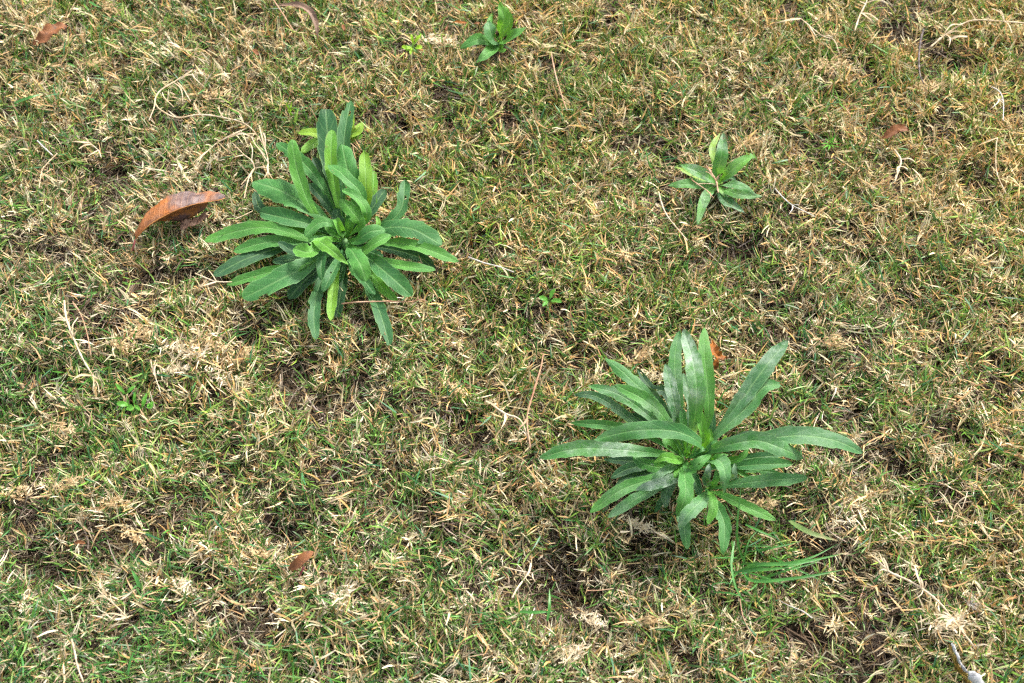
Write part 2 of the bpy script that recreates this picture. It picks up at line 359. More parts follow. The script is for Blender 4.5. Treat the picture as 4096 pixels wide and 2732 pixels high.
def tube(pts, r, n=24, seg=6, taper=.5, nodes=None, root=(0,0,0), jit=0.0, seed=0):
    rs = random.Random(seed)
    P, L = catmull(pts, n); V = []; F = []; root = Vector(root)
    for i, p in enumerate(P):
        T = (P[min(n-1, i+1)]-P[max(0, i-1)]).normalized()
        A = T.cross(Vector((.1, .2, 1))).normalized(); B = A.cross(T)
        t = i/(n-1); rr = r*(1-(1-taper)*t)
        if nodes and i % nodes == 0 and 0 < i < n-1: rr *= 1.45
        rr *= 1+rs.uniform(-jit, jit)
        for k in range(seg):
            a = 6.2832*k/seg; V.append(p+A*(math.cos(a)*rr)+B*(math.sin(a)*rr)-root)
    for i in range(n-1):
        for k in range(seg):
            F.append((i*seg+k, i*seg+(k+1) % seg, (i+1)*seg+(k+1) % seg, (i+1)*seg+k))
    F.append(tuple(range(seg))[::-1]); F.append(tuple((n-1)*seg+k for k in range(seg)))
    return V, F
def P3(cr, pts):       # [(x, y, height above mean ground in mm), ...]
    return [at(*cr(x, y), h/1000) for x, y, h in pts]

# ------------------------------------------------------------------ ground sheet
def build_ground():
    ax = np.concatenate([-np.geomspace(60, 1.3, 26), np.linspace(-1.25, 1.25, 210), np.geomspace(1.3, 60, 26)])
    ay = ax.copy()
    X, Y = np.meshgrid(ax, ay); Z = terrain(X, Y)
    n = len(ax); V = np.stack([X, Y, Z], -1).reshape(-1, 3)
    i = np.arange(n*n).reshape(n, n)
    F = np.stack([i[:-1, :-1], i[:-1, 1:], i[1:, 1:], i[1:, :-1]], -1).reshape(-1, 4)
    m, ns, ls = new_mat('soil_and_litter')
    tc = N(ns, 'ShaderNodeTexCoord')
    n1 = N(ns, 'ShaderNodeTexNoise'); n1.inputs['Scale'].default_value = 260; n1.inputs['Detail'].default_value = 6; ls.new(tc.outputs['Object'], n1.inputs['Vector'])
    n2 = N(ns, 'ShaderNodeTexNoise'); n2.inputs['Scale'].default_value = 9; n2.inputs['Detail'].default_value = 5; ls.new(tc.outputs['Object'], n2.inputs['Vector'])
    c = rampn(ns, ls, n1.outputs[0], [(.3, (.009,.0065,.004)), (.55, (.030,.021,.012)), (.75, (.09,.065,.036))])
    # beyond the modelled blades the lawn is far enough away to be one colour with mottling
    ln = N(ns, 'ShaderNodeVectorMath', operation='LENGTH'); ls.new(tc.outputs['Object'], ln.inputs[0])
    fm = rampn(ns, ls, math_n(ns, ls, 'DIVIDE', ln.outputs['Value'], 10.0), [(.22, 0.0), (.27, 1.0)])
    far = rampn(ns, ls, n2.outputs[0], [(.35, (.12,.14,.05)), (.5, (.20,.17,.08)), (.65, (.26,.20,.11))])
    far = mixc(ns, ls, 1.0, far, rampn(ns, ls, n1.outputs[0], [(.3, .35), (.7, 1.5)]), 'MULTIPLY')
    c = mixc(ns, ls, fm, c, far)
    b = N(ns, 'ShaderNodeBump'); b.inputs['Strength'].default_value = 1; b.inputs['Distance'].default_value = .004; ls.new(n1.outputs[0], b.inputs['Height'])
    p = N(ns, 'ShaderNodeBsdfPrincipled'); p.inputs['Roughness'].default_value = .95; p.inputs['Specular IOR Level'].default_value = .15
    o = N(ns, 'ShaderNodeOutputMaterial'); ls.new(c, p.inputs['Base Color']); ls.new(b.outputs[0], p.inputs['Normal']); ls.new(p.outputs[0], o.inputs[0])
    ob = mesh_obj('ground', V.tolist(), F.tolist(), m)
    tag(ob, kind='structure', label='dark brown soil lying under the worn lawn')
build_ground()

# ------------------------------------------------------------------ weeds
def weed(name, crown_px, crown_h, leaves, cr, label, group=None, wscale=1.0, prof=PROF_OBL, tbase=0, pbase=0, sdd=0):
    c = at(*crown_px, crown_h/1000); root = Vector((c.x, c.y, tz(c.x, c.y)))
    t = thing(name, root, label, 'weed', group)
    # short crown stem down to the soil
    V, F = tube([root-Vector((0,0,.006)), root+Vector((.0005,.0005,.5*(c.z-root.z))), c], .0042 if len(leaves) > 15 else .002, 8, 8, .7, root=root)
    s = mesh_obj('stem', V, F, M_LEAF, t, [(.5, .3)]*len(V)); s['tone'] = .75; s['powder'] = .2; s['seed'] = 1.0
    for k, lf in enumerate(leaves):
        pts, wd, tone = lf[0], lf[1], lf[2]; kw = dict(lf[3]) if len(lf) > 3 else {}
        pw = kw.pop('powder', 0.0)+pbase; tone = tone+tbase; lab = kw.pop('label', None)
        P = P3(cr, pts)
        f = cr(1, 0)[0]-cr(0, 0)[0]
        wm = wd*f*mpp(P[len(P)//2])*wscale
        rs = random.Random(k+100+sdd)
        kw.setdefault('fold', rs.uniform(.12, .38)); kw.setdefault('roll', rs.uniform(-.22, .22)); kw.setdefault('wave', rs.uniform(.025, .07))
        kw.setdefault('nteeth', rs.choice((4, 5, 6, 7))); kw.setdefault('teeth', rs.uniform(.05, .13) if len(leaves) > 20 else rs.uniform(.01, .04)); kw.setdefault('prof', prof)
        if len(leaves) > 20 and rs.random() < .28 and 'hollow' not in kw:
            hs_ = [(rs.uniform(.5, .93), rs.choice((-.86, .86, -.86, .86, .27)), rs.uniform(.012, .03)) for _ in range(rs.choice((1, 2)))]
            kw['hollow'] = lambda tt, uu, hs_=hs_: any(abs(tt-a) < c and abs(uu-b) < .18 for a, b, c in hs_)
        o = sheet_leaf('leaf', P, wm, M_LEAF, t, root, seed=k+sdd, **kw)
        o['tone'] = max(0, min(1, tone+rs.uniform(-.04, .04))); o['powder'] = pw*.75+.05; o['seed'] = rs.uniform(0, 5)
        if lab: o['label'] = lab
    return t

A = [  # lowest leaves first; heights in mm
 ([(895,885,8),(700,880,26),(400,805,34),(55,885,27)], 88, .62),
 ([(880,890,8),(650,885,24),(430,895,27),(230,950,24)], 78, .60),
 ([(880,890,6),(600,905,18),(330,985,22),(110,1095,20)], 92, .12),
 ([(890,900,7),(680,1020,22),(400,1085,27),(190,1150,23)], 66, .60),
 ([(890,900,10),(700,1020,32),(480,1135,36),(285,1225,30)], 150, .50, {'curl':.3}),
 ([(890,910,5),(760,1040,14),(650,1130,17),(560,1235,16)], 95, .10),
 ([(880,900,5),(700,965,16),(570,1000,19),(462,1010,18)], 72, .14),
 ([(880,900,8),(720,950,24),(600,950,28),(497,893,30)], 62, .12),
 ([(890,870,12),(760,745,34),(560,610,42),(348,530,40)], 150, .52, {'curl':.4,'roll':.12}),
 ([(890,875,10),(720,800,28),(560,755,34),(388,715,32)], 105, .44, {'fold':.4}),
 ([(880,880,6),(720,850,20),(600,820,24),(510,800,22)], 60, .7),
 ([(890,870,18),(830,790,40),(740,780,46),(655,860,42)], 66, .58, {'curl':.5}),
 ([(860,870,4),(600,790,13),(400,700,16),(355,590,18)], 62, .10),
 ([(890,860,12),(720,730,36),(620,500,56),(578,280,66)], 88, .72, {'roll':-.25}),
 ([(890,850,8),(780,600,30),(660,430,42),(490,300,40)], 78, .52),
 ([(890,850,5),(800,590,18),(755,480,24),(712,388,26)], 66, .08),
 ([(890,870,10),(820,720,26),(750,620,34),(682,545,36)], 60, .18),
 ([(895,860,6),(840,560,26),(800,300,36),(782,100,40)], 138, .14, {'tipcut':.06,'fold':.1}),
 ([(895,860,8),(880,520,36),(895,250,54),(932,52,60)], 88, .36, {'fold':.35}),
 ([(895,870,12),(850,640,40),(815,420,60),(820,222,70)], 80, .82),
 ([(900,870,12),(970,620,44),(910,450,58),(880,310,60)], 118, .58, {'curl':.5}),
 ([(905,870,14),(1000,640,50),(900,505,64),(798,432,62)], 80, .55, {'roll':.3}),
 ([(905,870,10),(1015,700,36),(1020,520,56),(1012,352,64)], 80, .92, {'fold':.12}),
 ([(910,875,9),(1045,740,32),(1065,600,42),(1070,468,46)], 52, .84),
 ([(905,880,10),(970,800,28),(1060,690,38),(1135,580,42)], 78, .16, {'fold':.3}),
 ([(915,880,6),(1130,790,20),(1235,690,26),(1255,522,30)], 78, .42, {'teeth':.2,'nteeth':4}),
 ([(905,870,16),(1025,745,50),(970,630,62),(880,580,62)], 66, .68, {'roll':.4}),
 ([(900,870,16),(985,790,46),(930,700,58),(870,635,56)], 80, .66, {'curl':.6}),
 ([(895,875,12),(880,800,28),(850,740,34),(855,690,38)], 62, .12),
 ([(890,885,20),(870,830,44),(850,780,54),(838,758,54)], 50, .72, {'fold':.9,'teeth':.02}),
 ([(915,885,8),(1110,815,30),(1300,815,38),(1475,910,32)], 132, .42, {'curl':.3,'fold':.1}),
 ([(905,890,16),(970,880,40),(1050,830,50),(1138,822,46)], 84, .60, {'curl':.4}),
 ([(905,900,14),(1000,945,36),(1085,895,46),(1172,850,44)], 66, .64),
 ([(910,890,7),(1150,895,26),(1350,925,32),(1572,1010,28)], 76, .66),
 ([(910,900,7),(1090,1000,24),(1260,1038,28),(1436,1060,26)], 64, .68),
 ([(910,905,9),(1040,990,28),(1170,1100,34),(1298,1215,30)], 112, .38, {'fold':.3}),
 ([(910,910,6),(1060,1090,20),(1130,1180,24),(1210,1248,22)], 62, .76),
 ([(910,900,6),(1020,940,18),(1070,960,20),(1125,978,20)], 44, .25),
 ([(905,905,20),(945,960,46),(990,1030,54),(1022,1128,44)], 112, .58, {'curl':.5,'fold':.15}),
 ([(905,910,8),(940,1040,24),(1010,1120,28),(1075,1207,26)], 58, .45),
 ([(905,915,5),(1020,1110,16),(1110,1330,21),(1165,1515,20)], 84, .34),
 ([(895,910,6),(845,1060,20),(820,1230,26),(808,1362,24)], 62, .84),
 ([(897,910,4),(890,1080,12),(865,1240,15),(848,1350,14)], 68, .10),  # shadowed leaf: the shade is put into its dark tone
 ([(893,910,10),(855,1010,28),(810,1100,34),(765,1192,32)], 68, .40, {'fold':.35}),
 ([(890,910,6),(755,1130,20),(712,1310,25),(722,1476,22)], 76, .36),
 ([(890,905,12),(780,930,32),(755,1030,36),(757,1122,32)], 56, .36),
 ([(885,905,10),(680,1000,32),(610,1050,36),(568,1108,32)], 58, .72),
 ([(890,895,18),(790,885,42),(690,950,52),(588,935,50)], 106, .76, {'roll':.2,'fold':.3}),
 ([(800,900,24),(742,885,50),(820,945,60),(915,1028,54)], 82, .84, {'prof':PROF_ELL,'fold':.15}),
 ([(885,885,10),(780,868,24),(700,872,28),(650,878,26)], 30, .6),
 ([(905,900,4),(1140,930,12),(1340,985,15),(1432,1065,14)], 74, .06),  # lies in shadow, painted in as a very dark tone
 ([(900,905,6),(885,1040,16),(862,1120,20),(838,1170,20)], 46, .22),
 ([(898,870,14),(915,790,34),(925,730,44),(918,690,46)], 44, .5),
 ([(893,872,14),(850,860,30),(800,820,36),(770,735,38)], 36, .7),
 ([(905,880,12),(1060,850,26),(1095,790,32),(1085,735,34)], 30, .8),
]
weed('rosette_weed', CA(895,885), 22, A, CA, 'large dense green rosette weed right of the big rust-brown leaf, upper left of the lawn', 'two large rosette weeds', sdd=0)
Bl = [
 ([(1005,890,10),(880,862,34),(600,832,46),(300,825,44),(58,885,36)], 112, .52, {'powder':.75}),
 ([(1040,880,16),(1115,800,62),(960,712,80),(700,705,80),(418,765,62)], 122, .50, {'powder':.15,'curl':.3}),
 ([(1000,880,6),(760,740,24),(520,675,30),(265,655,26)], 64, .52),
 ([(1000,880,10),(820,650,34),(600,480,42),(382,412,38)], 84, .56, {'powder':.35}),
 ([(1000,880,6),(760,720,18),(580,570,24),(420,478,26),(288,472,22)], 70, .24, {'powder':.25}),
 ([(1000,880,8),(830,560,32),(660,370,44),(490,230,44)], 90, .46, {'powder':.25,'curl':.4}),
 ([(1005,880,14),(890,640,46),(740,500,56),(552,408,54)], 94, .62, {'powder':.45}),
 ([(1000,880,8),(860,560,28),(740,440,34),(645,382,34)], 82, .20, {'powder':.3}),
 ([(1000,880,4),(900,480,13),(800,440,16),(700,300,20)], 64, .05),
 ([(1000,870,10),(965,640,40),(925,450,54),(885,270,58)], 86, .34, {'powder':1.0}),
 ([(1000,870,7),(965,500,36),(945,250,52),(975,55,58)], 92, .46, {'powder':.35}),
 ([(1030,880,14),(1065,700,56),(1090,480,82),(1065,250,96),(1003,42,100)], 118, .56, {'powder':.95}),
 ([(1045,880,12),(1160,640,48),(1160,420,68),(1140,200,80),(1138,32,84)], 98, .64, {'powder':.15}),
 ([(1020,870,5),(1065,600,18),(1035,450,24),(1000,330,28)], 78, .36, {'powder':.6}),
 ([(1060,880,10),(1230,710,34),(1400,480,52),(1560,260,62),(1682,118,62)], 118, .32, {'powder':.8}),
 ([(1080,885,12),(1210,745,36),(1400,570,48),(1530,420,54),(1640,412,48)], 112, .50, {'powder':.25}),
 ([(1080,890,12),(1330,800,46),(1700,740,64),(1980,770,60),(2178,852,46)], 132, .40, {'powder':.2}),
 ([(1080,890,16),(1210,825,54),(1460,770,70),(1640,820,66),(1785,890,50)], 118, .46, {'powder':.25,'curl':.4}),
 ([(1120,960,8),(1340,940,24),(1560,925,28),(1715,922,26)], 84, .42, {'fold':.4}),
 ([(1120,940,7),(1330,900,20),(1500,880,24),(1640,865,22)], 66, .24),
 ([(1155,1090,10),(1310,1060,32),(1560,1030,40),(1815,1015,34)], 92, .52, {'powder':.15}),
 ([(1155,1070,5),(1380,970,16),(1540,970,19),(1650,992,18)], 44, .44),
 ([(1080,890,8),(1250,800,20),(1370,745,24),(1480,712,24)], 48, .30, {'powder':.6}),
 ([(1155,1095,8),(1250,1125,26),(1440,1215,30),(1605,1290,26)], 76, .62, {'powder':.1}),
 ([(1160,1095,8),(1200,1160,26),(1270,1310,30),(1262,1512,26)], 84, .56),
 ([(1155,1095,12),(1185,1140,32),(1195,1220,36),(1160,1318,32)], 68, .74),
 ([(1155,1090,16),(1125,1160,44),(1040,1240,52),(968,1340,44)], 100, .48, {'powder':.35,'curl':.3,'hollow':None}),
 ([(1130,1120,8),(1010,1230,30),(1010,1350,30),(1030,1482,24)], 82, .50, {'powder':.25}),
 ([(1012,905,22),(1012,1000,50),(1015,1130,54),(962,1265,42)], 104, .62, {'fold':.3}),
 ([(1020,910,10),(1060,990,26),(1090,1070,30),(1108,1142,28)], 66, .32),
 ([(1000,900,8),(860,1000,26),(600,1090,32),(390,1242,28)], 88, .56, {'powder':.15}),
 ([(1000,910,8),(880,1040,24),(680,1160,28),(508,1275,25)], 82, .54, {'powder':.2}),
 ([(1005,905,12),(950,1010,38),(830,1055,44),(690,1092,40)], 76, .34, {'powder':1.0}),
 ([(1005,900,14),(930,940,40),(850,990,44),(785,1045,42)], 58, .42, {'powder':.55}),
 ([(995,900,5),(780,930,15),(640,955,18),(528,1018,17)], 74, .12),
 ([(995,900,4),(780,980,12),(660,1000,14),(560,1062,14)], 56, .08),
 ([(1005,890,20),(950,895,44),(880,880,52),(808,915,46)], 84, .80, {'prof':PROF_ELL}),
 ([(1000,900,8),(870,945,26),(740,920,34),(668,865,36)], 84, .58, {'curl':.4}),
 ([(1005,905,6),(930,1030,20),(890,1110,24),(885,1212,20)], 74, .24, {'powder':.3}),
 ([(1010,910,4),(900,1120,13),(850,1180,15),(815,1242,14)], 52, .30, {'powder':.4}),
 ([(1025,900,20),(1045,955,44),(1110,910,54),(1185,862,52)], 92, .60, {'prof':PROF_ELL}),
 ([(1060,900,18),(1180,915,44),(1235,880,52),(1295,862,50)], 76, .66, {'prof':PROF_ELL}),
 ([(1120,900,14),(1235,900,56),(1275,990,62),(1262,1118,48)], 112, .52, {'powder':.3,'prof':PROF_ELL,'curl':.3}),
 ([(1150,1090,12),(1150,1030,40),(1165,970,52),(1172,922,54)], 54, .36, {'powder':.7,'fold':.6}),
 ([(1150,1050,12),(1320,1010,40),(1335,960,46),(1338,918,46)], 40, .36, {'powder':.7}),
 ([(1040,890,14),(1140,855,42),(1190,810,52),(1222,765,54)], 62, .48),
 ([(1060,880,12),(1140,790,44),(1125,680,62),(1110,565,70)], 70, .78, {'wave':.14,'teeth':.15}),
 ([(1015,890,24),(1022,850,44),(1035,820,50),(1052,798,52)], 48, .74, {'prof':PROF_ELL}),
 ([(1020,890,18),(1060,860,40),(1110,835,48),(1155,830,48)], 62, .52, {'prof':PROF_ELL}),
 ([(1000,880,12),(900,760,36),(885,780,40),(893,815,38)], 54, .66),
 ([(1100,930,10),(1320,900,30),(1390,870,36),(1428,820,38)], 52, .70),
 ([(1150,1060,8),(1330,965,22),(1390,990,24),(1440,1012,22)], 44, .70),
 ([(1060,870,8),(1170,760,26),(1190,640,36),(1180,550,40)], 48, .16),
 ([(1010,870,10),(1010,760,32),(1000,640,44),(990,545,48)], 52, .58),
 ([(1020,870,6),(1040,720,20),(1045,640,26),(1035,560,28)], 50, .14),
 ([(1150,1090,8),(1290,1065,22),(1340,1045,24),(1392,1028,22)], 48, .20),
 ([(1155,1090,5),(1230,1190,14),(1260,1240,16),(1282,1295,15)], 44, .12),
 ([(1000,890,4),(780,900,12),(640,905,14),(480,895,14)], 70, .06),
 ([(990,880,6),(820,700,18),(700,620,22),(630,600,22)], 56, .10),
 ([(1155,1090,14),(1190,1060,36),(1215,1020,46),(1215,960,50)], 48, .6),
 ([(1010,900,14),(970,960,36),(950,1000,40),(948,1030,38)], 44, .7),
 ([(1060,880,14),(1170,800,38),(1180,740,44),(1175,690,48)], 36, .8),
 ([(1100,890,10),(1260,800,36),(1270,760,44),(1285,735,46)], 44, .97),
]
weed('rosette_weed', CB(1060,930), 22, Bl, CB, 'large rosette weed with powdery whitish long leaves, lower right of the lawn', 'two large rosette weeds', prof=PROF_PNT, sdd=300)
# the green-grey small weed on the right
S1 = [
 ([(860,880,6),(700,780,22),(520,680,30),(300,590,28)], 215, .50, {'powder':.2}),
 ([(850,890,5),(650,890,16),(400,880,24),(115,905,22)], 200, .48),
 ([(860,870,8),(860,700,30),(920,450,46),(945,110,54)], 225, .46, {'fold':.35,'powder':.15}),
 ([(870,860,6),(1000,740,22),(1200,560,32),(1390,450,32)], 210, .62, {'tipcut':.05,'label':'leaf with a withered brown tip'}),
 ([(880,930,5),(1050,1000,18),(1300,1050,22),(1525,1065,22)], 170, .52),
 ([(880,910,10),(1050,880,32),(1250,930,38),(1440,1055,32)], 170, .44, {'curl':.3}),
 ([(860,930,3),(950,1110,12),(1100,1210,14),(1260,1310,14)], 200, .20),
 ([(850,920,5),(720,1020,22),(640,1200,28),(555,1495,24)], 185, .54, {'powder':.2}),
 ([(870,900,8),(890,960,22),(930,1010,26),(965,1075,24)], 120, .68),
 ([(865,890,12),(890,880,24),(915,870,28),(940,850,28)], 70, .92),
 ([(860,870,4),(830,600,14),(780,350,20),(895,120,22)], 120, .99, {'label':'yellowing torn leaf'}),
 ([(850,890,3),(640,800,12),(400,700,14),(210,620,15)], 130, .90, {'label':'yellow-green leaf with dry edge'}),
 ([(860,870,3),(980,800,10),(1040,780,12),(1140,820,12)], 120, .16),
]
weed('small_weed', CC(865,880), 12, S1, CC, 'small weed with grey-green pointed leaves and dry straw across its centre, right of middle', 'small weeds', prof=PROF_ELL, sdd=500, tbase=.16, pbase=.5, wscale=.88)
S2 = [
 ([(1530,660,6),(1560,500,26),(1630,300,42),(1555,25,52)], 200, .70, {'fold':.3,'curl':.3}),
 ([(1530,660,4),(1680,480,18),(1720,300,28),(1650,90,34)], 110, .74),
 ([(1520,680,8),(1470,620,24),(1410,480,36),(1390,320,38)], 240, .46, {'powder':.3,'fold':.15}),
 ([(1510,690,5),(1400,650,20),(1200,620,28),(945,760,24)], 200, .50),
 ([(1500,700,5),(1450,770,18),(1350,860,22),(1200,985,20)], 190, .58),
 ([(1540,670,6),(1650,640,22),(1800,540,34),(1975,430,38)], 220, .66),
 ([(1520,710,4),(1560,750,14),(1610,790,16),(1665,770,16)], 140, .70, {'label':'short leaf with a browned edge'}),
 ([(1530,670,10),(1570,620,26),(1610,520,34),(1650,430,38)], 50, .80),
 ([(1535,680,8),(1570,640,20),(1590,600,26),(1585,650,28)], 34, .80),
 ([(1520,660,3),(1440,480,16),(1400,380,20),(1445,200,22)], 90, .62),
]
weed('small_weed', CD(1525,680), 12, S2, CD, 'small bright green weed with broad smooth leaves at the top edge of the lawn', 'small weeds', prof=PROF_ELL, sdd=600, tbase=.10)
# yellowish oval leaves behind the large weed
S3 = [
 ([(800,290,4),(760,260,16),(690,240,19),(612,245,20)], 66, .98),
 ([(800,300,4),(760,290,14),(700,310,17),(632,360,17)], 66, .86),
 ([(900,290,4),(930,250,16),(970,230,20),(1000,180,22)], 66, .97),
 ([(900,300,4),(930,280,12),(960,260,16),(1003,262,16)], 70, .92),
 ([(880,300,4),(925,260,14),(935,200,20),(945,120,24)], 36, .94)]
weed('low_weed', CA(850,300), 8, S3, CA, 'low weed with yellow-green oval leaves peeping out behind the largest rosette', 'small weeds', prof=PROF_OVAL, sdd=700)

# tiny seedlings
def seedling(name, cr, c, leaves, mat, label, group='tiny seedlings'):
    p = at(*cr(c[0], c[1]), .02); root = Vector((p.x, p.y, tz(p.x, p.y)))
    t = thing(name, root, label, 'seedling', group)
    for k, (pts, wd, *rest) in enumerate(leaves):
        P = P3(cr, pts); f = cr(1, 0)[0]-cr(0, 0)[0]
        sheet_leaf('leaf', P, wd*f*mpp(P[0]), mat, t, root, prof=rest[0] if rest else PROF_ELL, nl=12, teeth=0, seed=k, fold=.2)
    V, F = tube([root, p+Vector((0, 0, .002))], .0007, 6, 5, root=root); mesh_obj('stem', V, F, mat, t)
    return t
seedling('seedling', CF, (1140,1130), [([(1130,1070,30),(1090,1030,34),(1033,970,34)], 34), ([(1130,1070,30),(1165,1030,34),(1215,990,34)], 32),
  ([(1150,1160,26),(1090,1155,30),(1045,1145,30)], 52, PROF_OVAL), ([(1140,1180,26),(1165,1190,30),(1200,1200,30)], 62, PROF_OVAL),
  ([(1200,1165,28),(1205,1100,32),(1208,1045,34)], 30), ([(1200,1160,28),(1230,1185,30),(1258,1215,30)], 32),
  ([(1270,1200,22),(1290,1130,26),(1315,1060,28)], 40), ([(1330,1150,20),(1345,1180,22),(1370,1130,24)], 46, PROF_OVAL),
  ([(1150,1150,22),(1145,1110,28),(1130,1070,31)], 10)], M_SEED, 'tiny clover-like green seedling with round and pointed leaves at the left side of the lawn')
seedling('seedling', CD, (200,700), [([(210,690,30),(190,610,36),(175,530,38)], 50), ([(220,690,30),(270,610,36),(335,530,38)], 60),
  ([(240,745,26),(290,740,28),(355,735,28)], 78, PROF_OVAL), ([(180,740,26),(100,750,28),(25,720,28)], 66, PROF_OVAL), ([(170,740,24),(110,780,26),(60,740,28)], 40),
  ([(190,750,24),(170,800,26),(165,860,26)], 50)], M_YELLOW, 'vivid yellow-green sprout left of the small broad-leaved weed at the top edge')
seedling('seedling', CE, (1952,745), [([(1950,750,24),(1935,720,30),(1920,690,34)], 12), ([(1950,750,24),(1955,715,34),(1960,682,38)], 11),
  ([(1950,750,22),(1975,725,30),(1990,720,32)], 10), ([(1950,770,20),(1940,750,28),(1930,735,30)], 10), ([(1952,780,16),(1952,750,26),(1950,720,32)], 12)],
  M_YELLOW, 'thin upright lime sprout above the left shoulder of the largest rosette')
seedling('seedling', DSP, (1255,685), [([(1258,690,20),(1245,684,24),(1238,680,24)], 12, PROF_OVAL), ([(1262,688,22),(1268,672,26),(1275,662,28)], 10),
  ([(1265,690,20),(1280,690,24),(1290,694,24)], 11, PROF_OVAL), ([(1258,692,20),(1250,698,22),(1246,704,22)], 9)], M_SEED, 'pair of tiny round green leaves between the two large rosettes')
seedling('seedling', CH, (390,1000), [([(390,1000,16),(370+dx,1000+dy,26),(350+dx*2,1000+dy*2,30)], 13) for dx, dy in
  ((0,-20),(20,-22),(45,-15),(-15,0),(-10,18),(30,16),(55,0),(10,25),(35,-35))], M_SEED, 'small feathery bright green seedling at the right above the lower straw')

# ------------------------------------------------------------------ fallen leaves
def fallen(pts, cr, wd, mat, label, petiole=None, group='fallen leaves', pm=None, **kw):
    P = P3(cr, pts); c = P[len(P)//2]; root = Vector((c.x, c.y, c.z-.003))
    t = thing('fallen_leaf', root, label, 'dead leaf', group)
    f = cr(1, 0)[0]-cr(0, 0)[0]
    kw.setdefault('prof', PROF_ELL); kw.setdefault('teeth', 0)
    sheet_leaf('blade', P, wd*f*mpp(c), mat, t, root, **kw)
    if petiole:
        V, F = tube(P3(cr, petiole), .0011, 12, 6, .7, root=root); mesh_obj('petiole', V, F, pm or M_REDST, t)
    return t, root
PROF_BIG = ([0,.1,.25,.4,.55,.7,.82,.92,1],[.10,.30,.62,.9,1,.95,.8,.66,.18])
def rails(name, cr, curves, sub, mat, parent, root, n=40, wave=.0006, rag=(0, 0), seed=0, uv0=0.0, uv1=1.0):
    """a sheet skinned through several edge curves; rag makes the first and the last edge ragged"""
    rs = random.Random(seed); root = Vector(root); Rl = [catmull(P3(cr, c), n)[0] for c in curves]; V = []; UV = []; rows = (len(curves)-1)*sub+1
    ph = rs.uniform(0, 6)
    for i in range(n):
        col = [Rl[k][i] for k in range(len(curves))]; q, _ = catmull(col, rows) if len(col) > 2 else ([col[0].lerp(col[1], k/sub) for k in range(sub+1)], 0)
        q = list(q); wd = (q[-1]-q[0])
        for e, am in ((0, rag[0]), (-1, rag[1])):
            if am: q[e] = q[e] + wd*(am*rs.uniform(-1, 1)*(1 if e == 0 else -1))
        for k, p in enumerate(q):
            u = k/(rows-1); V.append(p+Vector((0, 0, wave*(math.sin(i*.55+ph+k*.8)+.7*math.sin(i*1.3+k*1.9))))-root); UV.append((uv0+(uv1-uv0)*u, i/(n-1)))
            if k % 3 == 0: COVER.append((p.x, p.y, p.z-.001, .004))
    F = [(i*rows+k, i*rows+k+1, (i+1)*rows+k+1, (i+1)*rows+k) for i in range(n-1) for k in range(rows-1)]
    o = mesh_obj(name, V, F, mat, parent, UV); sm = o.modifiers.new('thickness', 'SOLIDIFY'); sm.thickness = .0003; return o
def big_leaf():
    c = at(*CI(1100, 560), .03); root = Vector((c.x, c.y, .02))
    t = thing('fallen_leaf', root, 'large curled rust-orange and purple-grey dead leaf left of the largest rosette', 'dead leaf', 'fallen leaves')
    top = [(185,1120,20),(290,900,26),(420,700,29),(640,490,30),(900,320,30),(1080,250,28),(1280,222,30),(1450,262,29),(1620,232,31),(1820,240,33),(1980,265,33),(2060,320,32)]
    belly = [(200,1160,22),(350,900,29),(520,740,33),(760,570,36),(1000,430,37),(1150,370,36),(1330,340,37),(1500,350,36),(1660,330,36),(1840,320,37),(1980,330,36),(2058,345,33)]
    mid = [(215,1200,20),(400,1010,28),(580,870,33),(830,725,37),(1050,620,39),(1230,555,39),(1400,505,39),(1550,475,38),(1700,450,37),(1850,425,36),(1960,405,35),(2045,375,33)]
    rails('blade', CI, [top, belly, mid], 4, M_DRY0, t, root, n=54, wave=.0005, rag=(.035, 0), seed=3, uv0=.0, uv1=.5)
    m2 = [(560,880,32),(830,727,36),(1050,622,38),(1230,557,38),(1400,507,38),(1550,477,37),(1700,452,36)]
    in2 = [(640,870,24),(860,790,24),(1060,720,26),(1240,650,27),(1400,600,28),(1550,550,30),(1690,490,33)]
    low = [(770,820,18),(900,835,17),(1080,835,18),(1250,825,19),(1370,755,20),(1500,690,22),(1640,580,28)]
    rails('folded_half', CI, [m2, in2, low], 4, M_DRY1, t, root, n=40, wave=.0006, rag=(0, .09), seed=5, uv0=.5, uv1=1)
    rails('torn_flap', CI, [[(1130,830,23),(1290,800,24),(1400,780,21),(1500,740,22),(1580,680,22),(1650,670,22)], [(1130,1010,20),(1200,1000,21),(1330,960,21),(1480,900,22),(1600,820,22),(1690,715,23)]], 6, M_DRY5, t, root, n=30, wave=.0008, rag=(.10, .12), seed=6)
    V, F = tube(P3(CI, [(150,1440,10),(180,1340,16),(215,1200,20),(330,1070,25)]), .0010, 14, 6, .6, root=root); mesh_obj('petiole', V, F, M_REDST, t)
    V, F = tube([p+Vector((0, 0, .0002)) for p in P3(CI, mid)], .0007, 40, 6, .5, root=root); mesh_obj('midrib', V, F, M_RIB, t)
big_leaf()
fallen([(225,300,22),(300,250,27),(350,205,28),(440,170,24)], CE, 92, M_DRY2, 'crumpled brown dead leaf half sunk in grass near the top left corner', prof=PROF_OVAL, wave=.14, fold=.4, tipcut=.08, seed=12)
fallen([(1810,38,30),(1900,35,34),(2010,35,36),(2090,85,36),(2125,170,32),(2135,270,24)], CE, 44, M_DRY4, 'long curled papery tan leaf arching near the top left edge', wave=.12, fold=.5, seed=13, nl=30)
fallen([(1190,115,30),(1200,180,32),(1225,215,32),(1290,235,28)], CB, 62, M_DRY3, 'bright orange twisted dead leaf just above the powdery rosette', wave=.2, fold=.7, curl=.4, teeth=.25, nteeth=4, seed=14, prof=PROF_ELL)
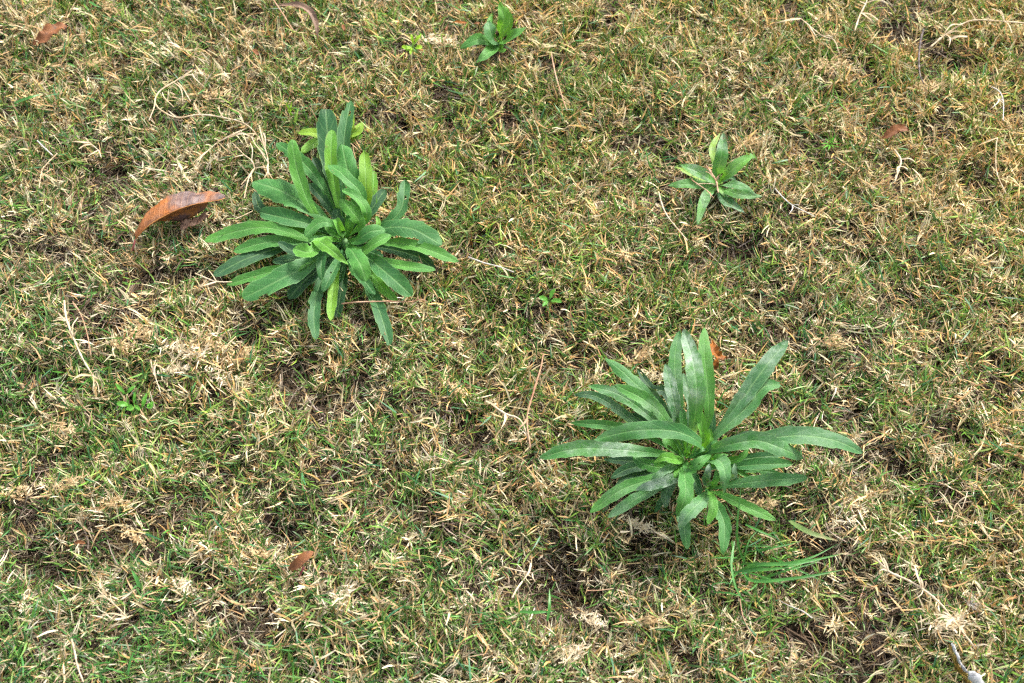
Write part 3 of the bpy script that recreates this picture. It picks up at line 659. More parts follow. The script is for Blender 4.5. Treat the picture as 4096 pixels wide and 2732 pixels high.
fallen([(1225,225,26),(1215,265,24),(1210,310,18)], CB, 40, M_DRY3, 'orange leaf fragment beneath the twisted orange leaf above the powdery rosette', wave=.1, seed=15)
fallen([(735,835,22),(880,730,28),(1030,600,31),(1195,495,30)], CL, 190, M_DRY2, 'small smooth brown leaf with pink stalk, bottom left of the lawn', petiole=[(1010,790,25),(970,880,22),(930,965,18)], wave=.02, fold=.12, seed=16, prof=PROF_OVAL)
fallen([(745,965,20),(800,930,24),(860,895,27),(935,905,26)], CH, 62, M_DRY2, 'brown dead leaf tucked in the grass at the right below the dark twig', wave=.08, fold=.3, seed=17, prof=PROF_OVAL)
fallen([(800,365,26),(880,340,28),(960,350,28),(1055,360,26)], CD, 48, M_DRY3, 'thin orange leaf sliver left of the small broad-leaved weed at the top edge', wave=.1, seed=18)
fallen([(1150,370,22),(1200,362,24),(1250,360,22)], CD, 40, M_DRY2, 'tiny reddish-brown fleck leaf touching the small broad-leaved weed at the top edge', wave=.1, seed=19)
fallen([(690,530,16),(720,460,20),(750,400,20)], CD, 34, M_DRY2, 'narrow dark rust leaf strip between the yellow sprout and the orange sliver', wave=.1, seed=20)
fallen([(1700,330,14),(1720,350,18),(1740,375,16)], CE, 32, M_DRY2, 'dark brown leaf bit below the arching papery leaf at the top left', wave=.1, seed=21, prof=PROF_OVAL)
fallen([(500,620,16),(540,618,20),(575,628,18)], CK, 26, M_DRY2, 'dark reddish leaf bit under straw in the bottom left corner area', wave=.1, seed=22, prof=PROF_OVAL)
fallen([(2300,160,18),(2310,190,22),(2318,215,20)], CE, 26, M_DRY2, 'small red-brown leaf bit right of the arching papery leaf', wave=.1, seed=23)

# ------------------------------------------------------------------ torn wrapper, bottom right
def wrapper():
    P = P3(CM, [(780,400,26),(900,620,30),(1040,900,30),(1160,1060,28),(1260,1220,24)]); root = Vector((P[2].x, P[2].y, P[2].z-.01))
    t = thing('torn_wrapper', root, 'torn white wrapper with a gold-brown edge lying in the bottom right corner', 'litter')
    mw, ns, ls = new_mat('white_film'); tc = N(ns, 'ShaderNodeTexCoord'); nz = N(ns, 'ShaderNodeTexNoise'); nz.inputs['Scale'].default_value = 120; ls.new(tc.outputs['Object'], nz.inputs['Vector'])
    bb = N(ns, 'ShaderNodeBump'); bb.inputs['Strength'].default_value = .4; bb.inputs['Distance'].default_value = .002; ls.new(nz.outputs[0], bb.inputs['Height'])
    sheet_out(ns, ls, rampn(ns, ls, nz.outputs[0], [(.3, (.36,.36,.36)), (.5, (.56,.57,.58)), (.7, (.64,.64,.64))]), .35, .5, .15, bb.outputs[0])
    mg, ns, ls = new_mat('gold_film'); tc = N(ns, 'ShaderNodeTexCoord'); nz = N(ns, 'ShaderNodeTexNoise'); nz.inputs['Scale'].default_value = 150; nz.inputs['Detail'].default_value = 4; ls.new(tc.outputs['Object'], nz.inputs['Vector'])
    bb = N(ns, 'ShaderNodeBump'); bb.inputs['Strength'].default_value = .8; bb.inputs['Distance'].default_value = .002; ls.new(nz.outputs[0], bb.inputs['Height'])
    pg = sheet_out(ns, ls, rampn(ns, ls, nz.outputs[0], [(.35, (.16,.08,.015)), (.5, (.30,.17,.03)), (.62, (.55,.40,.14))]), .3, .6, .0, bb.outputs[0]); pg.inputs['Metallic'].default_value = .5
    def strip(name, a, b, mat, h1, h2, n=16):
        A_, _ = catmull(P3(CM, a), n); B_, _ = catmull(P3(CM, b), n); V = []; F = []; UV = []
        rs = random.Random(5)
        for i in range(n):
            for k in range(5):
                q = A_[i].lerp(B_[i], k/4); q = q + Vector((0, 0, .0012*math.sin(i*1.3+k*1.7)+.0016*math.sin(k/4*3.14)))
                V.append(q-root); UV.append((k/4, i/(n-1)))
        for i in range(n-1):
            for k in range(4): F.append((i*5+k, i*5+k+1, (i+1)*5+k+1, (i+1)*5+k))
        o = mesh_obj(name, V, F, mat, t, UV); so_ = o.modifiers.new('thickness', 'SOLIDIFY'); so_.thickness = .0003
        for q in A_+B_: COVER.append((q.x, q.y, q.z-.003, .005))
    strip('gold_edge', [(765,430,22),(760,520,20),(850,760,20),(930,960,20),(1080,1120,18),(1130,1260,16)], [(800,410,26),(840,520,28),(940,720,30),(1010,880,30),(1165,1060,28),(1240,1225,26)], mg, 0, 0)
    strip('white_band', [(803,410,27),(850,500,29),(945,720,31),(1015,880,31),(1150,1020,29)], [(850,390,29),(905,510,30),(975,660,31),(1030,820,31),(1160,990,29)], mw, 0, 0)
    strip('white_panel', [(1145,990,30),(1175,1060,29),(1190,1150,27),(1290,1240,22),(1300,1400,18)], [(1230,985,29),(1340,990,30),(1420,1060,27),(1480,1160,24),(1560,1400,18)], mw, 0, 0)
wrapper()

# ------------------------------------------------------------------ dry runners, straws, twig
def blade_strip(pts, wd, root, n=10, fold=.3, cut=False):
    P, L = catmull(pts, n); V = []; F = []; root = Vector(root)
    for i, p in enumerate(P):
        T = (P[min(n-1, i+1)]-P[max(0, i-1)]).normalized(); S = T.cross(Vector((.15, -.3, 1))).normalized(); U = S.cross(T)
        t = i/(n-1); h = wd/2*(min(1, .55+t*2.2) if t < .25 else 1)*((1-(max(0, t-.25)/.75)**2.2) if not cut else (1-.35*t)); h = max(h, wd*.04)
        V += [p-S*h+U*h*fold-root, p-root, p+S*h+U*h*fold-root]
    for i in range(n-1):
        F += [(i*3, i*3+1, i*3+4, i*3+3), (i*3+1, i*3+2, i*3+5, i*3+4)]
    return V, F
def runner(name, cr, path, rpx, mat, label, blades=(), group='dry grass stalks', cat='straw', h=26, twig=False, hs=None):
    def lift(pp, k=0): return [(x, y, (r[0] if r else h+k)) for x, y, *r in pp]
    P = P3(cr, lift(path)); root = P[0]-Vector((0, 0, .004))
    t = thing(name, root, label, cat, group)
    f = cr(1, 0)[0]-cr(0, 0)[0]; r = rpx*f*mpp(P[0])/2
    n = max(14, len(path)*6)
    V, F = tube(P, r, n, 6, .65, nodes=5, root=root, jit=.12, seed=len(path)); mesh_obj('stem', V, F, mat, t)
    for k, (a, b, wb, *c) in enumerate(blades):
        pa = at(*cr(*a), h/1000); pb = at(*cr(*b), (h+4)/1000); md = (pa+pb)/2+Vector((0, 0, (pa-pb).length*.14))+Vector((pb.y-pa.y, pa.x-pb.x, 0))*((k % 3)-1)*.1
        V, F = blade_strip([pa, md, pb], wb*f*mpp(pa), root, cut=bool(k % 2)); mesh_obj('leaf_blade', V, F, mat, t)
    return t
runner('dry_runner', CE, [(1290,475),(1170,550),(1075,610),(1040,680),(1080,740),(1190,790),(1340,770),(1500,790),(1640,830),(1720,900),(1780,1000),(1800,1090),(1800,1180)], 11, M_RUN,
  'long bleached grass runner looping in an arc above the left of the largest rosette',
  [((1170,555),(1230,710),8),((1190,550),(1280,680),8),((1290,490),(1380,590),7),((1040,680),(1000,810),9),((1200,535),(1300,500),14),((1090,620),(1170,720),7),
   ((1190,790),(1130,740),9),((1340,770),(1300,690),10),((1345,770),(1300,720),12),((1500,790),(1470,710),9),((1640,830),(1600,770),9),((1640,830),(1560,730),7),
   ((1720,900),(1650,900),8),((1780,1000),(1740,840),12),((1780,1000),(1760,880),10),((1780,1040),(1690,920),8),((1800,1090),(1700,960),7),((1800,1100),(1830,1200),9),((1800,1150),(1770,1200),8)], h=32)
runner('dry_runner', CE, [(1710,1130),(1690,1080),(1640,1040),(1560,960)], 9, M_RUN, 'branched straw stalk reaching down beside the left leaves of the largest rosette',
  [((1710,1130),(1660,1190),9),((1710,1130),(1640,1330),10),((1710,1130),(1700,1230),9),((1710,1130),(1620,1240),8),((1710,1130),(1820,1135),8),((1690,1080),(1680,960),8),((1640,1040),(1560,1060),7),((1700,1110),(1740,1090),8)], h=30)
runner('dry_straw', CE, [(1320,1085),(1400,1010),(1470,950),(1530,920)], 8, M_RUN, 'slanting straw left of the largest rosette with fine side blades',
  [((1530,925),(1720,935),16),((1480,950),(1440,930),10),((1470,950),(1660,860),10),((1400,1010),(1310,1080),7),((1380,1030),(1330,1110),6),((1430,990),(1380,970),7)], h=28)
runner('dry_runner', CF, [(575,230),(582,320),(600,410),(655,560),(740,750),(825,890)], 20, M_RUN, 'thick pale jointed straw stalk standing out at the left edge of the lawn',
  [((600,410),(520,330),13),((600,410),(475,410),12),((590,400),(500,390),18),((655,560),(700,380),14),((655,560),(690,500),18),((830,890),(880,930),16),((825,890),(830,1040),14),((825,890),(870,860),12),((820,900),(640,950),22),((830,930),(890,1050),9)], h=32)
runner('dry_straw', CF, [(650,240),(700,310),(750,420),(790,570),(815,720)], 11, M_RUN2, 'thin amber straw beside the thick pale stalk at the left edge', [((700,310),(650,240),8),((740,390),(760,340),10)], h=28)
runner('dry_straw', CF, [(1350,760),(1370,860),(1400,940),(1440,1055)], 11, M_RUN, 'forked pale straw right of the clover-like seedling',
  [((1400,930),(1410,780),12),((1375,870),(1395,760),9),((1370,860),(1340,770),8)], h=28)
runner('dry_runner', CG, [(1270,600),(1370,700),(1500,760),(1620,830),(1740,930),(1830,1040),(1930,1170),(1985,1240)], 18, M_RUN, 'long jointed straw stalk slanting to the bottom right corner',
  [((1370,700),(1300,560),12),((1370,700),(1330,600),14),((1360,695),(1300,695),14),((1620,830),(1560,660),20),((1620,830),(1600,740),14),((1620,830),(1640,770),10),((1620,830),(1560,900),8),
   ((1830,1040),(1700,1010),14),((1830,1040),(1680,1070),12),((1830,1040),(1740,1090),16),((1830,1040),(1780,1120),14),((1830,1045),(1900,1110),14),((1850,1060),(1880,1180),12),((1830,1040),(1760,990),14),((1840,1050),(1930,1080),10),((1840,1050),(1770,1050),18),((1860,1080),(1930,1150),14),
   ((1985,1240),(2060,1230),8),((1985,1240),(2120,1250),8)], h=32)
runner('dry_straw', DSP, [(1240,850),(1225,900),(1210,960),(1218,1030)], 4.5, M_RUN2, 'thin pinkish straw standing left of the powdery rosette, nearest its upper leaves', [((1210,960),(1190,985),5)], h=28)
runner('dry_straw', DSP, [(1128,928),(1160,950),(1195,965),(1216,1015)], 5, M_RUN, 'crooked pale straw touching the pinkish straw left of the powdery rosette', [((1160,950),(1150,985),5),((1140,935),(1115,920),5)], h=26)
runner('dry_runner', CH, [(1080,330),(1190,240),(1300,170),(1400,140),(1600,150),(1735,160)], 13, M_RUN, 'long curved straw runner along the top right corner',
  [((1190,240),(1320,235),9),((1200,280),(1340,255),20),((1300,170),(1170,250),10),((1400,140),(1350,60),8),((1600,150),(1560,60),9),((1600,150),(1510,60),12),((1190,240),(1210,330),10),((1600,150),(1650,230),9)], h=32)
runner('dry_straw', CH, [(1510,605),(1560,635),(1590,700),(1590,840)], 9, M_GREY, 'hooked whitish straw at the right edge, upper part of the lawn', [((1560,690),(1500,760),9),((1560,690),(1590,700),9),((1590,720),(1530,690),6)], h=32)
runner('dry_straw', CH, [(835,1045),(875,1110),(870,1160),(835,1265)], 14, M_RUN, 'white forked straw at the right, above the middle of the lawn', [((875,1110),(985,1135),12),((870,1160),(925,1180),12),((870,1160),(850,1210),16)], h=34)
runner('twig', CH, [(1035,205),(1015,280),(1002,400),(1010,520),(1035,580)], 15, M_TWIG, 'dark knobbly bare twig standing out near the top right corner', [], group='twigs', cat='twig', h=36)
runner('dry_straw', CH, [(0,1315),(60,1380),(120,1430),(200,1470),(280,1510)], 9, M_GREY, 'slanting white straw just right of the small grey-green weed', [((120,1430),(95,1495),8),((120,1430),(170,1430),6)], h=30)
runner('dry_straw', CH, [(1550,960),(1540,1030),(1545,1200),(1610,1350)], 9, M_RUN, 'upright pale straw near the right edge below the hooked one', [((1550,960),(1430,1000),7)], h=30)
runner('dry_straw', CH, [(180,130),(240,180),(330,250),(410,280),(450,380)], 8, M_RUN, 'bent straw at the top, left of the dark twig', [((180,130),(0,160),16),((330,250),(400,260),6),((240,180),(300,270),8)], h=30)
runner('dry_straw', CH, [(555,215),(590,110),(630,30),(640,0)], 12, M_RUN, 'upright straw fan touching the top edge left of the dark twig', [((630,20),(800,30),9),((600,90),(720,140),14),((600,90),(690,160),10),((630,30),(590,10),10)], h=32)
runner('dry_straw', DSP, [(1512,440),(1520,470),(1535,500),(1578,552)], 4, M_RUN, 'thin bowed straw left of the small grey-green weed', [], h=28)
runner('dry_straw', CC, [(545,885),(640,875),(740,875),(830,885)], 14, M_RUN, 'short white straw lying over the centre of the small grey-green weed', [], h=34)
runner('dry_straw', CC, [(690,610),(780,740),(840,850),(870,1010)], 32, M_RUN2, 'upright tan straw through the centre of the small grey-green weed', [((840,850),(880,750),22),((800,780),(680,690),14),((780,740),(720,640),16)], h=36)
runner('dry_straw', CC, [(470,815),(600,910),(700,980),(800,1090)], 18, M_RUN2, 'pinkish straw crossing the lower left leaves of the small grey-green weed', [((700,980),(750,1110),12)], h=34)
runner('dry_straw', DSP, [(1075,590),(1110,603),(1145,612),(1180,625)], 3.2, M_GREY, 'thin grey straw off the right tips of the largest rosette', [], h=28)
runner('dry_straw', CA, [(875,1262),(980,1252),(1150,1248),(1300,1250)], 10, M_RUN2, 'flat reddish stalk lying under the bottom leaves of the largest rosette', [((1300,1250),(1400,1255),8)], h=26)
runner('dry_straw', CA, [(0,1080),(70,1110),(130,1130),(220,1132)], 9, M_RUN, 'pale forked straw at the lower left tips of the largest rosette', [((130,1130),(30,1160),9),((130,1130),(80,1060),7)], h=28)
runner('dry_straw', CA, [(240,757),(290,735),(345,708)], 8, M_RUN, 'short pale straw just above the left tip of the largest rosette', [], h=30)
runner('dry_straw', CE, [(1840,5),(1890,80),(1970,205)], 11, M_RUN2, 'straight amber straw crossing behind the arching papery leaf at the top', [], h=34)
runner('dry_straw', DSP, [(1265,120),(1275,170),(1290,220),(1302,255)], 3.5, M_RUN2, 'fine straw right of the small broad-leaved weed in the upper middle', [], h=28)
runner('dry_straw', CJ, [(1030,785),(1130,810),(1225,828)], 9, M_RUN, 'pale straw lying level over the dark hollow at the bottom middle', [((1215,760),(1160,880),14),((1160,880),(1090,990),12),((1225,828),(1245,885),10),((1225,828),(1305,800),6)], h=24)
runner('dry_straw', CJ, [(1590,945),(1680,942),(1770,930)], 8, M_RUN2, 'thin level straw at the right rim of the bottom hollow', [], h=24)
runner('dry_straw', CK, [(480,1270),(500,1350),(520,1450),(560,1560)], 14, M_RUN, 'curved pale straw touching the bottom edge at the left', [((500,1350),(510,1290),8)], h=30)
runner('dry_straw', CK, [(850,1120),(780,1050),(700,980),(660,940)], 11, M_RUN, 'forked straw low in the bottom left quarter', [((700,980),(690,930),10),((700,980),(650,990),9),((850,1120),(650,1130),12),((780,1050),(740,960),8)], h=32)
runner('dry_straw', CE, [(600,960),(660,1010),(680,1060)], 9, M_RUN, 'splayed pale straws at the left between two hollows', [((600,960),(480,950),12),((610,970),(530,1000),10),((600,960),(560,920),9),((660,1010),(590,1050),8)], h=30)
runner('dry_straw', CE, [(250,945),(290,985),(355,1045)], 11, M_GREY, 'white flattened straw near the left edge, upper half', [], h=30)
runner('dry_straw', CE, [(385,1030),(320,1095),(280,1150),(262,1265)], 8, M_RUN, 'bowed thin straw below the white flattened straw near the left edge', [], h=28)
runner('dry_straw', CG, [(1900,250),(1860,210),(1820,330)], 8, M_RUN, 'angular straw in the right part below the powdery rosette', [((1860,210),(1990,150),9),((1900,250),(1940,120),8)], h=28)
runner('dry_straw', CG, [(730,980),(770,1005),(815,1040)], 12, M_GREY, 'grey stub of straw below the long green blades', [((730,980),(560,900),6)], h=24)
runner('dry_straw', CG, [(290,900),(310,1020),(360,1130),(430,1220)], 9, M_RUN2, 'long bowed brown straw in the hollow under the long green blades', [], h=20)
runner('dry_straw', CB, [(85,215),(70,300),(35,420),(5,500)], 11, M_RUN2, 'reddish stalk left of the powdery rosette top', [], h=24)

# long fresh blades beside the powdery rosette
def long_tuft():
    p = at(*CG(300,700), .0); root = Vector((p.x, p.y, tz(p.x, p.y)))
    t = thing('long_grass_tuft', root, 'tuft of long fresh green grass blades under the powdery rosette', 'grass tuft')
    for pts, wd in (([(290,690,10),(420,650,36),(700,640,44),(1050,568,34)], 26), ([(300,700,10),(400,770,34),(750,740,42),(1075,680,34)], 24),
        ([(290,690,10),(560,650,34),(800,600,40),(1000,500,34)], 17), ([(320,640,8),(275,500,38),(270,350,62),(302,55,90)], 19),
        ([(250,480,40),(228,650,40),(270,840,36),(378,975,26)], 17), ([(240,705,16),(420,690,30),(620,672,34),(760,640,30)], 22),
        ([(520,600,16),(640,650,30),(780,720,32),(930,782,26)], 16), ([(430,900,20),(465,830,28),(478,760,30)], 13),
        ([(330,360,28),(430,405,34),(560,460,30)], 18), ([(270,600,12),(150,600,26),(60,603,22)], 12), ([(290,650,12),(420,640,28),(560,646,28)], 15),
        ([(420,560,16),(520,530,30),(660,500,28),(740,480,24)], 12), ([(330,560,12),(520,520,28),(300,518,26)], 10), ([(100,850,16),(200,855,24),(290,870,26),(240,800,24)], 13),
        ([(110,860,16),(90,800,24),(160,780,26),(240,790,24)], 10), ([(300,700,8),(330,560,34),(360,470,40),(420,400,40)], 14), ([(320,700,8),(460,740,30),(600,790,30),(700,850,26)], 14), ([(420,770,8),(600,700,34),(820,640,34),(900,600,30)], 16), ([(280,700,8),(230,760,26),(200,850,22)], 12), ([(230,480,10),(240,560,30),(225,700,34),(232,720,30)], 15)):
        P = P3(CG, pts); V, F = blade_strip(P, wd*.551*mpp(P[0]), root, n=22); mesh_obj('blade', V, F, M_LONG, t)
    return t
long_tuft()
def lone_blade(cr, pts, wd, mat, label):
    P = P3(cr, pts); root = P[0]-Vector((0, 0, .01)); f = cr(1, 0)[0]-cr(0, 0)[0]
    V, F = blade_strip(P, wd*f*mpp(P[0]), root, n=18)
    o = mesh_obj('grass_blade', V, F, mat); o.location = root
    tag(o, label, 'grass blade', 'broad single blades of grass')
lone_blade(CG, [(650,335,24),(730,385,34),(830,430,38),(1000,478,28)], 40, M_PALEBL, 'broad half-dry blade lying right of the lowest leaf of the powdery rosette')
lone_blade(CE, [(100,690,26),(200,655,34),(290,630,30)], 22, M_LONG, 'bright green blade near the left edge, upper third')
lone_blade(CE, [(600,10,30),(640,35,34),(680,50,32)], 18, M_LONG, 'short green blade touching the top edge at the left')
lone_blade(CJ, [(1140,1085,20),(1250,1090,24),(1380,1080,22)], 22, M_LONG, 'blue-green blade lying level in the bottom hollow')
lone_blade(CJ, [(1325,1150,20),(1340,1040,26),(1340,930,24)], 20, M_LONG, 'blue-green blade standing upright in the bottom hollow')
lone_blade(CK, [(940,920,24),(910,850,30),(880,800,30)], 26, M_LONG, 'short fat green blade in the bottom left quarter')

# ------------------------------------------------------------------ bleached straw clumps
def clump(cr, x, y, size, mat, label, seed, n=95):
    rs = random.Random(seed); px, py = cr(x, y)
    c = at(px, py, .020)
    for _ in range(3): c = at(px, py, tz(c.x, c.y)+.024)
    g = tz(c.x, c.y); root = Vector((c.x, c.y, g))
    V = []; F = []
    m = mpp(c); s = size*m*1.25
    ax = rs.uniform(-.7, .7); lean = Vector((math.cos(ax), math.sin(ax), .35))
    for k in range(n):
        a = rs.uniform(0, 6.28); el = rs.uniform(-.3, 1.3)
        d = (Vector((math.cos(a)*math.cos(el), math.sin(a)*math.cos(el), math.sin(el)))+lean*rs.uniform(.2, 1.1)).normalized()
        L = s*rs.uniform(.15, .50)*(1.7 if rs.random() < .12 else 1)
        u_ = rs.gauss(0, .50)*s; b = c+Vector((math.cos(ax)*u_+rs.gauss(0, .16)*s, math.sin(ax)*u_+rs.gauss(0, .16)*s, rs.uniform(-.014, -.002)))
        side = d.cross(Vector((rs.uniform(-1, 1), rs.uniform(-1, 1), rs.uniform(-1, 1)))).normalized()
        v, f = blade_strip([b, b+d*L*.5+side*L*.08, b+d*L+side*L*rs.uniform(0, .3)], rs.uniform(.0008, .0016), root, n=4, cut=rs.random() < .4)
        o = len(V); V += v; F += [tuple(i+o for i in q) for q in f]
    t = thing('straw_clump', root, label, 'straw clump', 'frayed straw clumps')
    V2, F2 = tube([root, c-Vector((0, 0, .006))], .0007, 6, 5, root=root); mesh_obj('stem', V2, F2, mat, t)
    b = mesh_obj('frayed_blades', V, F, mat, t); b['kind'] = 'stuff'
CL_ = [(CF,1240,490,50,1,'pale frayed clump at the left, highest of the group beside the thick stalk'),
 (CF,1670,650,78,2,'largest and whitest frayed straw clump, in the left half'),
 (CF,1570,815,48,2,'flattened pale tuft just below the largest frayed clump'),
 (CF,1940,850,60,2,'pale frayed tuft right of and below the largest frayed clump'),
 (CF,1890,590,56,1,'tan fuzzy clump right of the largest frayed clump'),
 (CF,1060,610,50,1,'tan clump left of the largest frayed clump, by green blades'),
 (CF,2150,700,42,1,'small brown fuzzy clump farthest right of the left-side group'),
 (CF,540,1350,52,1,'ragged tan clump below the thick stalk at the left'),
 (CG,1790,1070,62,2,'bright straw burst on the long slanting stalk, bottom right'),
 (CJ,1620,1115,52,2,'pale spiky clump at the right rim of the bottom hollow'),
 (CJ,2030,1120,52,1,'tan spiky clump, second to the right of the bottom hollow'),
 (CJ,1950,490,54,2,'creamy frayed clump just below left leaves of the powdery rosette'),
 (CJ,1480,1370,56,2,'broad-bladed pale clump below the bottom hollow'),
 (CK,100,255,50,1,'tan clump at the left edge, lower half'),
 (CK,450,205,50,1,'flattened tan clump in the lower left, above the dark green patch'),
 (CK,1190,870,42,2,'small whitish clump in the bottom left quarter'),
 (CK,2290,950,52,2,'whitish spiky clump right of the small smooth brown leaf'),
 (CK,880,550,40,1,'small fan-shaped straw tuft left of lower middle'),
 (CK,740,330,40,1,'feathery tan tuft above the small fan-shaped one'),
 (CB,800,320,44,2,'cream tuft between upper left leaves of the powdery rosette'),
 (CB,1250,430,48,1,'frayed tan tuft between the upper right leaves of the powdery rosette'),
 (CB,1990,100,60,1,'tan spiky clump above right of the powdery rosette'),
 (CB,740,180,46,1,'tan tuft above the upper left leaves of the powdery rosette'),
 (CB,1520,1150,46,1,'brown frayed clump right of the lower leaves of the powdery rosette'),
 (CH,360,430,56,1,'fuzzy tan clump near the top right, left of the dark twig'),
 (CH,1070,580,50,1,'straw tuft at the foot of the dark twig'),
 (CE,190,620,44,1,'fuzzy tan tuft near the left edge, upper third'),
 (CE,720,20,40,1,'pale splayed tuft at the top edge, left part'),
 (CE,610,400,44,1,'flat tan tuft between the top left leaf and the arching runner'),
 (CE,1420,600,40,1,'tan tuft right of the top of the looping runner'),
 (CC,1400,200,150,1,'brown fuzzy tuft above right of the small grey-green weed'),
 (CD,620,560,120,2,'greyish brush-like tuft between the yellow sprout and the broad-leaved weed'),
 (DSP,1045,880,30,1,'fan-shaped straw tuft in the middle of the lawn'),
 (DSP,600,1265,30,1,'tan tuft left of the small smooth brown leaf'),
 (DSP,2190,1420,36,2,'light clump near the bottom right corner, left of the wrapper')]
for k, (cr, x, y, s, mt, lab) in enumerate(CL_):
    clump(cr, x, y, s*(1.05 if cr is not CC and cr is not CD else .4)*(1.0 if cr is not DSP else 1.5), (M_CLUMP, M_CLUMP2)[mt-1], lab, 40+k)

# fluff in the bottom right
def fluff():
    c = at(*CG(1960,940), .024); root = Vector((c.x, c.y, c.z-.004)); rs = random.Random(3); V = []; F = []
    for k in range(40):
        d = Vector((rs.uniform(-1, 1), rs.uniform(-1, 1), rs.uniform(0, .6))).normalized()*rs.uniform(.004, .011)
        v, f = tube([c, c+d*.5+Vector((0, 0, .001)), c+d], .00013, 5, 3, root=root); o = len(V); V += v; F += [tuple(i+o for i in q) for q in f]
    o = mesh_obj('feather_fluff', V, F, M_GREY); o.location = root; tag(o, 'tiny white downy fluff caught in the grass near the bottom right corner', 'fluff')
fluff()

# ------------------------------------------------------------------ lawn: blade clusters scattered by geometry nodes
def proto(name, blades, mat, coll):
    """blades: (points list, width, colour at base, colour at tip, cut)"""
    V = []; F = []; Cc = []
    for pts, wd, c0, c1, cut in blades:
        n = 5
        P, L = catmull(pts, n); o = len(V)
        for i, p in enumerate(P):
            T = (P[min(n-1, i+1)]-P[max(0, i-1)]).normalized(); S = T.cross(Vector((.1, .2, 1)))
            if S.length < .05: S = T.cross(Vector((1, 0, .2)))
            S.normalize(); t = i/(n-1)
            h = wd/2*((.75, 1, .85, .55, .05)[i] if not cut else (.7, 1, .9, .72, .38)[i])
            U = S.cross(T)
            V += [p-S*h+U*h*.5, p+S*h+U*h*.5]
            cc = [c0[q]*(1-t**1.5)+c1[q]*t**1.5 for q in range(3)]+[1]; Cc += [cc, cc]
        for i in range(n-1): F.append((o+i*2, o+i*2+1, o+i*2+3, o+i*2+2))
    me = bpy.data.meshes.new(name); me.from_pydata([tuple(v) for v in V], [], F)
    ca = me.color_attributes.new('blade_color', 'FLOAT_COLOR', 'POINT'); ca.data.foreach_set('color', np.array(Cc, dtype=np.float32).ravel())
    me.polygons.foreach_set('use_smooth', [True]*len(F)); me.materials.append(mat); me.update()
    ob = bpy.data.objects.new(name, me); coll.objects.link(ob); return ob
GR = [(.043,.165,.036), (.060,.205,.032), (.090,.258,.037), (.128,.312,.044), (.042,.162,.064), (.175,.345,.050), (.25,.375,.08), (.08,.205,.042)]
ST = [(.64,.49,.28), (.73,.60,.39), (.60,.42,.20), (.82,.71,.50), (.44,.32,.18), (.62,.36,.14)]
TH = [(.050,.037,.023), (.085,.065,.042), (.15,.120,.080), (.032,.023,.015), (.27,.23,.17), (.10,.065,.032)]
def jitc(c, rs, a=.15): 
    k = 1+rs.uniform(-a, a); return tuple(max(.005, v*k*(1+rs.uniform(-.07, .07))) for v in c)
def mk(v): return Vector(v)
